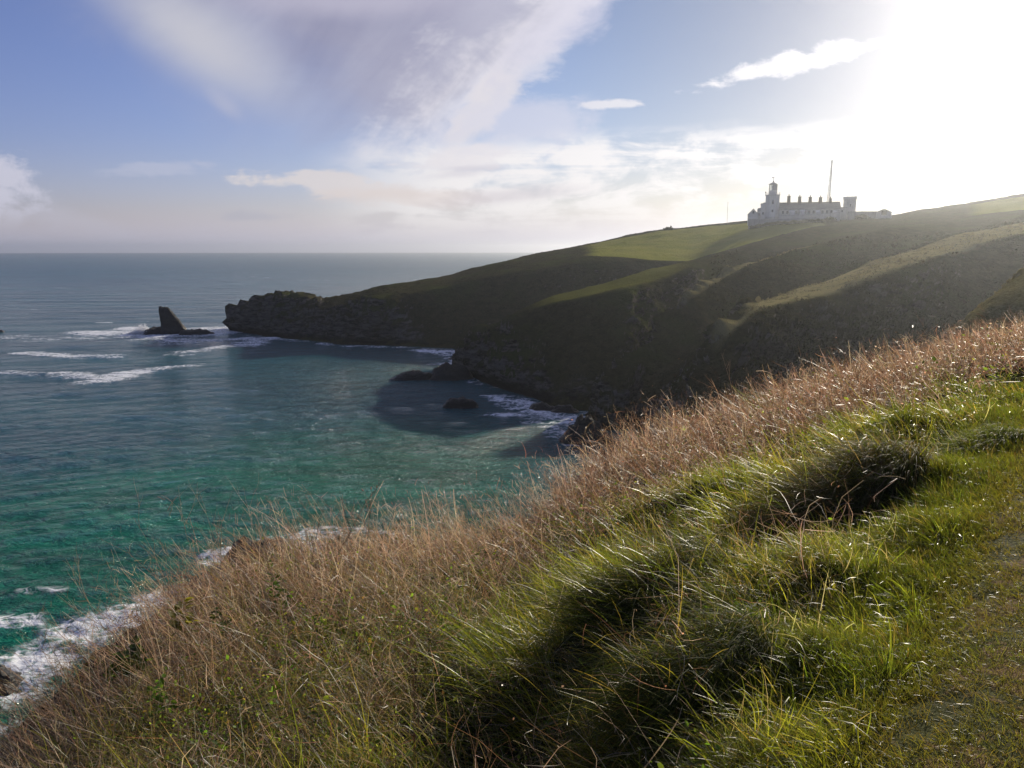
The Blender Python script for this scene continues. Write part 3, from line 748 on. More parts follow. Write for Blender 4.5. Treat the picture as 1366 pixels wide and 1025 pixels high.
def lantern_glass():
    m, nb, out = material("lantern_glass")
    tr = nb.new('ShaderNodeBsdfTransparent'); tr.inputs[0].default_value = (0.9, 0.92, 0.92, 1)
    gl = nb.new('ShaderNodeBsdfGlossy'); gl.inputs['Roughness'].default_value = 0.05
    out(nb.mixsh(0.12, tr.outputs[0], gl.outputs[0])); return m
M_LGLASS = lantern_glass()
def obj_bm(name, bm, mat, parent=None, smooth=False):
    me = bpy.data.meshes.new(name); bmesh.ops.recalc_face_normals(bm, faces=bm.faces)
    bm.to_mesh(me); bm.free(); me.materials.append(mat)
    if smooth: me.polygons.foreach_set('use_smooth', [True] * len(me.polygons))
    o = bpy.data.objects.new(name, me); COL.objects.link(o)
    if parent: o.parent = parent
    return o
def bx(bm, x0, x1, y0, y1, z0, z1, taper=0.0):
    v = [bm.verts.new(p) for p in ((x0,y0,z0),(x1,y0,z0),(x1,y1,z0),(x0,y1,z0),(x0+taper,y0+taper,z1),(x1-taper,y0+taper,z1),(x1-taper,y1-taper,z1),(x0+taper,y1-taper,z1))]
    for f in ((0,3,2,1),(4,5,6,7),(0,1,5,4),(1,2,6,5),(2,3,7,6),(3,0,4,7)): bm.faces.new([v[i] for i in f])
    return bm
def prism(bm, ring, z0, z1, ring2=None):
    """closed prism over a ring of (x, y)"""
    ring2 = ring2 or ring
    a = [bm.verts.new((x, y, z0)) for x, y in ring]; b = [bm.verts.new((x, y, z1)) for x, y in ring2]
    n = len(a)
    for i in range(n): bm.faces.new((a[i], a[(i + 1) % n], b[(i + 1) % n], b[i]))
    bm.faces.new(a[::-1]); bm.faces.new(b)
    return bm
def ngon(r, n, ph=0.0, cx=0.0, cy=0.0): return [(cx + r * math.cos(ph + 2 * math.pi * i / n), cy + r * math.sin(ph + 2 * math.pi * i / n)) for i in range(n)]
def rod(bm, a, b, r, n=6):
    a, b = Vector(a), Vector(b); d = (b - a).normalized()
    u = d.orthogonal().normalized(); w = d.cross(u)
    A = [bm.verts.new(a + (u * math.cos(t) + w * math.sin(t)) * r) for t in [2 * math.pi * i / n for i in range(n)]]
    B = [bm.verts.new(b + (u * math.cos(t) + w * math.sin(t)) * r) for t in [2 * math.pi * i / n for i in range(n)]]
    for i in range(n): bm.faces.new((A[i], A[(i + 1) % n], B[(i + 1) % n], B[i]))
    bm.faces.new(A[::-1]); bm.faces.new(B)
    return bm
def gable(bm, x0, x1, y0, y1, ze, zr, over=0.25, th=0.18):
    """a pitched roof slab, ridge along x"""
    ym = (y0 + y1) / 2
    sl = (zr - ze) / (ym - y0)
    ring = [(y0 - over, ze - over * sl), (ym, zr), (y1 + over, ze - over * sl), (y1 + over, ze - over * sl + th), (ym, zr + th * 1.2), (y0 - over, ze - over * sl + th)]
    a = [bm.verts.new((x0 - over, y, zz)) for y, zz in ring]; b = [bm.verts.new((x1 + over, y, zz)) for y, zz in ring]
    n = 6
    for i in range(n): bm.faces.new((a[i], a[(i + 1) % n], b[(i + 1) % n], b[i]))
    for q in (a, b):
        bm.faces.new((q[0], q[1], q[4], q[5])); bm.faces.new((q[1], q[2], q[3], q[4]))
    return bm
def gwalls(bm, x0, x1, y0, y1, z0, ze, zr):
    """walls with gable ends, ridge along x"""
    ym = (y0 + y1) / 2
    ring = [(y0, z0), (y1, z0), (y1, ze), (ym, zr), (y0, ze)]
    a = [bm.verts.new((x0, y, zz)) for y, zz in ring]; b = [bm.verts.new((x1, y, zz)) for y, zz in ring]
    for i in range(5): bm.faces.new((a[i], b[i], b[(i + 1) % 5], a[(i + 1) % 5]))
    bm.faces.new(a); bm.faces.new(b[::-1])
    return bm
def thing(name, label, cat, loc, rz=0.0, group=None):
    o = bpy.data.objects.new(name, None); COL.objects.link(o); o.empty_display_size = 0.5
    o.location = loc; o.rotation_euler = (0, 0, rz)
    return tag(o, label, cat, group)

# site frame: origin at the west tower, x along the terrace, y away from the viewer
SR = 432.0
S0 = Vector(P(1029.2, 292.5, SR)); SRZ = -math.atan2(S0.x, S0.y) + R(4)
MPP = SR / F / math.cos(math.atan2(S0.x, S0.y)) * 0.952     # metres per photograph pixel at the site
MPP = SR / F * 0.96
SX = 0.885
def site(px, dy=0.0, z=0.0):
    """a point of the site seen in photograph column px, dy metres behind the terrace line"""
    x = (px - 1029.2) * SX * MPP
    c, s_ = math.cos(SRZ), math.sin(SRZ)
    return Vector((S0.x + x * c - dy * s_, S0.y + x * s_ + dy * c, S0.z + z))
U_ = SX * MPP            # one photograph pixel along x
VZ = MPP                    # one photograph pixel up
def win(parent, x, y, z0, w, h, face=-1):
    b = bmesh.new(); t = 0.07
    yo = y + face * 0.035
    for a in ((x - w/2 - t, x + w/2 + t, z0 - t, z0), (x - w/2 - t, x + w/2 + t, z0 + h, z0 + h + t), (x - w/2 - t, x - w/2, z0, z0 + h), (x + w/2, x + w/2 + t, z0, z0 + h), (x - .025, x + .025, z0, z0 + h)):
        bx(b, a[0], a[1], yo - 0.05, yo + 0.05, a[2], a[3])
    f = obj_bm("window", b, M_WHITE, parent)
    b = bmesh.new(); bx(b, x - w/2, x + w/2, y + face * 0.01 - .02, y + face * 0.01 + .02, z0, z0 + h)
    obj_bm("pane", b, M_GLASS, f)

def lighthouse():
    t = thing("lighthouse", "white octagonal lighthouse tower with glazed lantern and weathervane", "lighthouse", S0, SRZ)
    rad = 9.9 * U_; ph = math.pi / 8; top = 30.6 * VZ
    k = 1 / math.cos(math.pi / 8)
    b = bmesh.new(); prism(b, ngon(rad * k * 1.02, 8, ph), -3, 0.9, ngon(rad * k * 1.02, 8, ph)); obj_bm("plinth", b, M_WHITE2, t)
    b = bmesh.new(); prism(b, ngon(rad * k * .985, 8, ph), 0.9, top - 0.5, ngon(rad * k * .955, 8, ph)); obj_bm("tower", b, M_WHITE, t)
    b = bmesh.new(); prism(b, ngon(rad * k * .965, 8, ph), top - 0.5, top - .25, ngon(rad * k * 1.04, 8, ph)); prism(b, ngon(rad * k * 1.04, 8, ph), top - .25, top + .05)
    obj_bm("gallery", b, M_WHITE, t)
    b = bmesh.new()
    ring = ngon(rad * k * .99, 8, ph); 
    for i in range(8):
        p, q = ring[i], ring[(i + 1) % 8]
        rod(b, (*p, top + .05), (*p, top + 1.15), .05)
        for h in (.45, .8, 1.12): rod(b, (*p, top + h), (*q, top + h), .028, 4)
    obj_bm("railing", b, M_METAL, t)
    b = bmesh.new(); rod(b, (ring[3][0], ring[3][1], top), (ring[3][0], ring[3][1], top + 1.3), .1); prism(b, ngon(.34, 8, 0, ring[3][0], ring[3][1]), top + 1.2, top + 1.7)
    obj_bm("fog_sensor", b, M_METAL, t)
    # lantern
    lr = 6.0 * U_; zb = top + .05; zs = top + 2.1; ze = top + 12.3 * VZ
    b = bmesh.new(); prism(b, ngon(lr, 12), zb, zs); lant = obj_bm("lantern", b, M_WHITE, t)
    b = bmesh.new(); prism(b, ngon(lr * .93, 12), zs, ze); obj_bm("glazing", b, M_LGLASS, lant)
    b = bmesh.new()
    rg = ngon(lr * .95, 12)
    for i in range(12):
        p, q = rg[i], rg[(i + 1) % 12]
        rod(b, (*p, zs), (*p, ze), .075, 5)
        rod(b, (*p, (zs + ze) / 2), (*q, (zs + ze) / 2), .05, 4)
    prism(b, ngon(lr * 1.02, 12), ze, ze + .25)
    obj_bm("glazing_bars", b, M_LROOF, lant)
    # blank landward panels on the right, lens inside
    b = bmesh.new()
    rp = ngon(lr * .90, 12)
    for i in (9, 10, 11, 0, 1, 2):
        p, q = rp[i], rp[(i + 1) % 12]
        v = [b.verts.new((*p, zs)), b.verts.new((*q, zs)), b.verts.new((*q, ze)), b.verts.new((*p, ze))]
        w = [b.verts.new((x.co.x * .96, x.co.y * .96, x.co.z)) for x in v]
        b.faces.new(v); b.faces.new(w[::-1])
        for j in range(4): b.faces.new((v[j], w[j], w[(j + 1) % 4], v[(j + 1) % 4]))
    obj_bm("blank_panel", b, M_LROOF, lant)
    b = bmesh.new(); prism(b, ngon(.75, 12), zs - .4, zs + .6); prism(b, ngon(.55, 12), zs + .6, ze - .5, ngon(.8, 12)); obj_bm("lens", b, M_METAL, lant)
    b = bmesh.new(); za = top + 16.0 * VZ
    prism(b, ngon(lr * 1.12, 16), ze + .25, ze + .5, ngon(lr * 1.02, 16)); prism(b, ngon(lr * 1.0, 16), ze + .5, ze + .95, ngon(lr * .62, 16)); prism(b, ngon(lr * .62, 16), ze + .95, za, ngon(.22, 16))
    rf = obj_bm("lantern_roof", b, M_LROOF, t)
    b = bmesh.new(); prism(b, ngon(.42, 10), za, za + .35, ngon(.42, 10)); prism(b, ngon(.16, 8), za + .35, za + 1.0)
    rod(b, (0, 0, za + .9), (0, 0, za + 2.4), .07); bx(b, -.9, .35, -.03, .03, za + 2.0, za + 2.35); rod(b, (-.5, 0, za + 1.5), (.5, 0, za + 1.5), .05)
    obj_bm("weathervane", b, M_DARK, t)
    for zz in (3.2, 7.2): win(t, 0, -rad * .972, zz, .8, 1.3)
    b = bmesh.new(); bx(b, -.35, .35, -rad - .12, -rad + .1, top - 3.4, top - 2.6); obj_bm("plaque", b, M_METAL, t)
lighthouse()

def west_blocks():
    o = site(1010.5, -1.0)
    t = thing("annexe", "stepped white flat roofed annexe against the left side of the lighthouse", "building", site(1012.5, 0.5), SRZ)
    x = lambda p: (p - 1012.5) * U_
    b = bmesh.new(); bx(b, x(1013.4), x(1019.6), -2.6, 2.6, -3, 19.0 * VZ); obj_bm("tall_block", b, M_WHITE, t)
    b = bmesh.new(); bx(b, x(1013.0), x(1019.6), -2.8, 2.8, 19.0 * VZ, 19.0 * VZ + .3); bx(b, x(1016.4), x(1019.6), -1.6, 1.6, 19.0 * VZ + .3, 21 * VZ); obj_bm("parapet", b, M_WHITE2, t)
    b = bmesh.new(); bx(b, x(1008.8), x(1013.4), -2.2, 2.2, -3, 13.2 * VZ); bx(b, x(1009.5), x(1013.4), -2.35, 2.35, 13.2 * VZ, 13.2 * VZ + .35); obj_bm("low_block", b, M_WHITE2, t)
    win(t, x(1016.5), -2.6, 2.2, .8, 1.2); win(t, x(1011), -2.2, 1.8, .7, 1.0)
    # gable ended house, its end toward the viewer
    c = site(1002.3, -2.0)
    t = thing("gabled_house", "small white gabled house at the left end of the lighthouse station", "house", c, SRZ + math.pi / 2)
    w = 6.9 * U_
    b = bmesh.new(); gwalls(b, -3.2, 3.2, -w, w, -3, 6.0 * VZ, 12.6 * VZ); obj_bm("wall", b, M_WHITE, t)
    b = bmesh.new(); gable(b, -3.2, 3.2, -w, w, 6.0 * VZ, 12.6 * VZ, .3); obj_bm("roof", b, M_SLATE, t)
    b = bmesh.new(); bx(b, -3.27, -3.2, -.5, .4, 2.6, 4.0); f = obj_bm("window", b, M_GLASS, t)
west_blocks()

def terrace():
    o = site(1081, 1.0)
    t = thing("cottage_terrace", "long white terrace of keepers cottages with slate roof between the two towers", "house", o, SRZ)
    x = lambda p: (p - 1081) * U_
    zr = 20.3 * VZ; ze = 12.6 * VZ; x0, x1 = x(1038.6), x(1121.5)
    b = bmesh.new(); gwalls(b, x0, x1, -3.6, 3.6, -3, ze, zr - .25); obj_bm("wall", b, M_WHITE2, t)
    b = bmesh.new(); gable(b, x0 + .2, x1, -3.6, 3.6, ze, zr - .05, .35, .2); rf = obj_bm("roof", b, M_SLATE, t)
    b = bmesh.new(); bx(b, x0, x1 + .3, -.16, .16, zr + .12, zr + .3); obj_bm("ridge_tiles", b, M_BRICK, rf)
    for i, (p, yt) in enumerate(((1052, 261.6), (1067, 262.6), (1081.5, 263.2), (1095.5, 263.8), (1109.3, 265.6))):
        h = (292.5 - yt) * VZ; hw = (2.4 if i < 4 else 1.8) * U_
        b = bmesh.new(); bx(b, x(p) - hw, x(p) + hw, -.75, .75, zr - .5, h - .95, .12); bx(b, x(p) - hw * 1.05, x(p) + hw * 1.05, -.82, .82, h - .95, h - .7)
        ch = obj_bm("chimney", b, M_BRICK, rf)
        b = bmesh.new()
        for q in (-.36, .36): prism(b, ngon(.22, 8, 0, x(p), q), h - .7, h + .15, ngon(.17, 8, 0, x(p), q))
        obj_bm("chimney_pot", b, M_BRICK, ch)
    for p in range(1044, 1120, 6): win(t, x(p), -3.6, 2.4, .95, 1.5)
    # porches and outhouses along the front
    for p, w, h in ((1056, 3.4, 10.2), (1070, 3.0, 10.5), (1091, 2.6, 9.6), (1114, 2.2, 9.2)):
        b = bmesh.new(); gwalls(b, x(p) - w * U_, x(p) + w * U_, -6.6, -3.62, -2, h * VZ - .7, h * VZ); gable(b, x(p) - w * U_, x(p) + w * U_, -6.6, -3.8, h * VZ - .7, h * VZ, .1, .12)
        obj_bm("porch", b, M_WHITE, t)
terrace()

def east_tower():
    o = site(1135.8, 2.0, 1.6)
    t = thing("signal_tower", "short white tower without lantern and with rooftop aerials right of the terrace", "tower", o, SRZ)
    rad = 8.4 * U_; k = 1 / math.cos(math.pi / 8); ph = math.pi / 8; top = (289.6 - 265.4) * VZ - 1.0
    b = bmesh.new(); prism(b, ngon(rad * k, 8, ph), -4, top - .8, ngon(rad * k * .96, 8, ph)); obj_bm("tower", b, M_WHITE2, t)
    b = bmesh.new(); prism(b, ngon(rad * k * .98, 8, ph), top - .8, top - .5, ngon(rad * k * 1.06, 8, ph)); prism(b, ngon(rad * k * 1.06, 8, ph), top - .5, top + .5); obj_bm("parapet", b, M_WHITE, t)
    for px, h in ((-2.9, 1.3), (-1.4, .9), (1.2, 2.0), (2.6, 1.2), (3.0, 2.6)):
        b = bmesh.new(); rod(b, (px, .5, top + .4), (px, .5, top + .5 + h), .05)
        if h == 1.3: rod(b, (-3, .5, top + 1.5), (-1.3, .5, top + 1.3), .04)
        obj_bm("aerial", b, M_METAL, t)
    win(t, 0, -rad * .97, 4.0, .8, 1.3)
east_tower()

def link_and_shed():
    t = thing("link_building", "low flat roofed white building between the terrace and the short tower", "building", site(1127, 1.0), SRZ)
    x = lambda p: (p - 1127) * U_
    b = bmesh.new(); bx(b, x(1122.2), x(1131), -2.4, 2.4, -2, 13.2 * VZ); obj_bm("wall", b, M_WHITE2, t)
    b = bmesh.new(); bx(b, x(1121.9), x(1131.4), -2.6, 2.6, 13.2 * VZ, 13.2 * VZ + .25); obj_bm("roof", b, M_SLATE, t)
    win(t, x(1125), -2.4, 3.0, .7, 1.0)
    s = site(1179, -2.0, 2.4)
    t = thing("shed", "low shed with a shallow pitched roof at the right end of the station", "shed", s, SRZ + math.pi / 2)
    w = 10 * U_; h0 = (290 - 284.6) * VZ - 1.9; h1 = (290 - 280.8) * VZ - 1.9
    b = bmesh.new(); gwalls(b, -2.4, 2.4, -w, w, -3, h0, h1 - .1); obj_bm("wall", b, M_WHITE2, t)
    b = bmesh.new(); gable(b, -2.4, 2.4, -w, w, h0, h1, .3); obj_bm("roof", b, M_SLATE, t)
    b = bmesh.new(); bx(b, -2.47, -2.4, -1.2, 1.2, -1, 1.1); obj_bm("door", b, M_DARK, t)
link_and_shed()

def walls():
    def run(label, pts, h, mat, cop):
        p0 = site(*pts[0]); t = thing("boundary_wall", label, "wall", p0)
        b = bmesh.new(); c = bmesh.new()
        for (a, b2) in zip(pts[:-1], pts[1:]):
            A = site(*a) - p0; B = site(*b2) - p0; d = (B - A); d.z = 0; L = d.length; d.normalize(); n = Vector((-d.y, d.x, 0)) * .25
            for k in range(8):
                u = A.lerp(B, k / 8); v = A.lerp(B, (k + 1) / 8)
                for bm, z0, z1, s in ((b, -4, h, 1.0), (c, h, h + .18, 1.3)):
                    q = [bm.verts.new((u + n * e * s) + Vector((0, 0, zz))) for zz in (z0, z1) for e in (-1, 1)] + [bm.verts.new((v + n * e * s) + Vector((0, 0, zz))) for zz in (z0, z1) for e in (-1, 1)]
                    for f in ((0, 1, 3, 2), (4, 6, 7, 5), (0, 2, 6, 4), (1, 5, 7, 3), (2, 3, 7, 6), (0, 4, 5, 1)): bm.faces.new([q[i] for i in f])
        obj_bm("wall_face", b, mat, t); obj_bm("coping", c, cop, t)
    run("long pale boundary wall in front of the lighthouse and cottages", [(996, -6, -1.3), (1030, -7, -1.5), (1075, -7, -0.9), (1104, -6.5, -0.1)], 1.1, M_GREY, M_WHITE2)
    run("inner garden wall stepping up below the cottage terrace", [(1041, -6.8, -0.2), (1080, -6.8, 0.2), (1120, -6.6, 1.0)], 1.5, M_WHITE2, M_GREY)
    run("low grey wall running right from the short tower to the shed", [(1131, -5, 1.6), (1150, -4, 1.8), (1170, -3, 1.8)], 1.2, M_GREY, M_SLATE)
walls()

def mast():
    h = (292.5 - 216) * VZ + 2; top = Vector(site(1112.2, 12.0)) + Vector((0, 0, h - 2)); ba = site(1110.0, 12.0, -2)
    t = thing("lattice_mast", "tall thin lattice radio mast rising behind the cottage roof", "mast", ba)
    d = top - ba; b = bmesh.new(); c = bmesh.new()
    n = 26
    def corner(k, s):
        w = 1.05 * (1 - s) + 0.24 * s
        a = 2 * math.pi * k / 3 + 0.3
        return d * s + Vector((w * math.cos(a), w * math.sin(a), 0)) + Vector((-0.9 * (1 - s), 0, 0)) * 0
    for k in range(3): rod(b, corner(k, 0), corner(k, .985), .13, 5)
    for i in range(n):
        for k in range(3):
            rod(c, corner(k, i / n * .985), corner((k + 1) % 3, (i + 1) / n * .985), .05, 4)
            rod(c, corner(k, i / n * .985), corner((k + 1) % 3, i / n * .985), .035, 4)
    obj_bm("mast_leg", b, M_METAL, t); obj_bm("bracing", c, M_METAL, t)
    b = bmesh.new(); rod(b, d * .97, d * 1.0, .06); rod(b, d * .96 + Vector((-.9, 0, 0)), d * .96 + Vector((1.5, .3, -.3)), .06); rod(b, d * .98 + Vector((-.5, 0, 0)), d * .98 + Vector((.5, 0, 0)), .06)
    obj_bm("aerial", b, M_METAL, t)
    b = bmesh.new(); rod(b, d * .45, d * .45 + Vector((1.2, 0, 0)), .06); obj_bm("side_arm", b, M_METAL, t)
    s = Vector(P(970, 294.5, 436)); p = thing("flagpole", "thin bare pole on the skyline left of the lighthouse", "pole", s)
    b = bmesh.new(); rod(b, (0, 0, -1.5), (0, 0, 9.2), .075); obj_bm("shaft", b, M_METAL, p)
    b = bmesh.new(); prism(b, ngon(.14, 8), 9.2, 9.4); obj_bm("truck", b, M_METAL, p)
mast()

# ------------------------------------------------------------------ plants
def plant_material(name, transl=0.45, rough=0.45, spec=0.35, tint=(1.75, 1.65, 0.85)):
    m, nb, out = material(name)
    c = nb.attr('Col', 'Color')
    bs = nb.principled(nb.mix(1.0, c, (0.60, 0.60, 0.60), 'MULTIPLY'), rough, spec)
    tr = nb.new('ShaderNodeBsdfTranslucent')
    nb.put(tr.inputs[0], nb.mix(1.0, c, tint, 'MULTIPLY'))
    out(nb.mixsh(transl, bs, tr.outputs[0]))
    return m
M_GRASS = plant_material("grass_blade", 0.44, 0.40, 0.42, (2.35, 2.1, 1.0))
M_TUSS = plant_material("tussock_blade", 0.45, 0.6, 0.08)
M_DEAD = plant_material("dead_stalk", 0.40, 0.42, 0.42, (1.75, 1.5, 1.22))
M_LEAF = plant_material("green_leaf", 0.52, 0.5, 0.10, (2.2, 2.1, 0.9))
M_SCRUB = plant_material("scrub_leaf", 0.15, 0.9, 0.0, (1.2, 1.2, 1.0))
def strips(base, d0, bend, L, W, col, seg=4, tipw=0.12, curl=None, side=None):
    """ribbons: start along unit d0, drift by bend; returns V, F, C"""
    n = len(base)
    if side is None:
        side = rng.normal(size=(n, 3)); side[:, 2] *= 0.4
    side = side - d0 * (side * d0).sum(1)[:, None]; side /= np.linalg.norm(side, axis=1)[:, None] + 1e-9
    V = np.empty((n, seg + 1, 2, 3)); p = base.copy()
    C = np.empty((n, seg + 1, 2, 3))
    for k in range(seg + 1):
        t = k / seg
        w = (W * (1 - (1 - tipw) * t ** 1.6))[:, None] * 0.5
        V[:, k, 0] = p - side * w; V[:, k, 1] = p + side * w
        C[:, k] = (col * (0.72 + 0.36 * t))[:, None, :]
        dd = d0 + bend * (t + 0.5 / seg) 
        if curl is not None: dd = dd + curl * math.sin(3.0 * t + 0.6)
        dd = dd / (np.linalg.norm(dd, axis=1)[:, None] + 1e-9)
        p = p + dd * (L / seg)[:, None]
    idx = np.arange(n * (seg + 1) * 2).reshape(n, seg + 1, 2)
    Fc = np.stack([idx[:, :-1, 0], idx[:, :-1, 1], idx[:, 1:, 1], idx[:, 1:, 0]], -1).reshape(-1, 4)
    return V.reshape(-1, 3), Fc, C.reshape(-1, 3)
class Acc:
    def __init__(s): s.V, s.F, s.C, s.n = [], [], [], 0
    def add(s, vfc):
        V, Fc, C = vfc; s.V.append(V); s.F.append(Fc + s.n); s.C.append(C); s.n += len(V)
    def build(s, name, mat, parent=None):
        fs = {}
        for f in s.F: fs.setdefault(f.shape[1], []).append(f)
        return mesh_np(name, np.concatenate(s.V), [np.concatenate(v) for v in fs.values()], mat, parent, col=np.concatenate(s.C))
def unit(v): return v / (np.linalg.norm(v, axis=1)[:, None] + 1e-9)
WIND = np.array([-0.90, -0.30, 0.0])
def scatter(n, az0, az1, r0, r1, power=0.0):
    """points in polar coordinates, log spaced in distance"""
    a = np.radians(rng.uniform(az0, az1, n)); r = np.exp(rng.uniform(math.log(r0), math.log(r1), n))
    x, y = r * np.sin(a), r * np.cos(a)
    return x, y, r, a
def biome(x, y):
    r = np.hypot(x, y); a = np.arctan2(x, y)
    e = r / np.interp(a, EDGE.T[0], EDGE.T[1])
    d = path_d(x, y)
    n = fbm(x * .55, y * .55, 2.2, 3)
    left = sst(-np.degrees(a) + n * 9, 3, 9)
    lim = np.interp(np.degrees(a), (-6, 0, 4, 8, 20, 33), (0.42, 0.60, 0.62, 0.54, 0.50, 0.50))
    brown = np.maximum(sst(e + 0.14 * n, lim - 0.05, lim + 0.09), left * sst(e + .2 * n, 0.42, 0.72))
    brown *= 1 - sst(e, 1.25, 1.5)
    return e, d, n, brown, r, a
def jit(c, n, s=0.22, hue=0.06):
    c = np.asarray(c, float)
    k = np.exp(rng.normal(0, s, (n, 1))); return np.clip(c * k * np.exp(rng.normal(0, hue, (n, 3))), 0, .9)
def pick(cols, w, n):
    return np.asarray(cols)[rng.choice(len(cols), n, p=np.array(w) / sum(w))]

def short_turf():
    A = Acc()
    def patch(x, y, r):
        e, d, n, brown, r, a = biome(x, y)
        onp = 1 - sst(np.abs(d + .12), 0.30, 0.72)
        pt = fbm(x * 1.7, y * 1.7, 6.0, 3) + .5 * fbm(x * 6, y * 6, 2.0, 2)
        keep = (d < 2.4) & (rng.random(len(x)) < (1 - onp * sst(pt, -0.12, 0.28) * 0.88) * (1 - sst(d, 1.2, 2.4)) * (1 - sst(brown, .3, .8)))
        x, y, r, d, onp, pt = x[keep], y[keep], r[keep], d[keep], onp[keep], pt[keep]
        n = len(x)
        b = np.stack([x, y, near_z(x, y) - .002], -1)
        tall = sst(d, 0.30, 1.5)
        cl = 0.5 + 0.5 * fbm(x * 3.0, y * 3.0, 1.0, 2)
        L = (0.040 + 0.018 * (1 - onp) + 0.14 * tall * (0.2 + 1.2 * cl)) * np.exp(rng.normal(0, .3, n)) * np.where(r > 6, 1.15, 1)
        W = np.maximum(0.0026, r * 0.00065) * rng.uniform(.7, 1.3, n)
        d0 = unit(np.stack([rng.normal(0, .55, n), rng.normal(0, .55, n), np.ones(n) * (1 - .45 * onp)], -1) + WIND * (0.15 + .3 * tall)[:, None])
        bend = WIND * rng.uniform(.1, .8, n)[:, None] + np.array([0, 0, -.35]) + rng.normal(0, .35, (n, 3))
        col = pick([(.085, .115, .018), (.066, .092, .014), (.125, .145, .024), (.15, .13, .045), (.095, .08, .028)], (4, 3, 2.2, .9, .7), n)
        worn = (onp * np.clip(.6 + pt, .2, 1))[:, None]
        col = col * (1 - worn * .65) + np.array([.150, .105, .028]) * worn * .65
        A.add(strips(b, d0, bend, L, W, jit(col, n), 3))
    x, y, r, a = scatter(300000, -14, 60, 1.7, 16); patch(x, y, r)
    sN = 260000                                             # the trodden strip itself, denser
    t = rng.uniform(-2.2, 9, sN); o = rng.uniform(-1.3, .9, sN)
    x = PA[0] + PD[0] * t + PN[0] * o; y = PA[1] + PD[1] * t + PN[1] * o
    patch(x, y, np.hypot(x, y))
    tag(A.build("turf", M_GRASS), "short trodden green turf beside the footpath", "grass", kind='stuff')
short_turf()

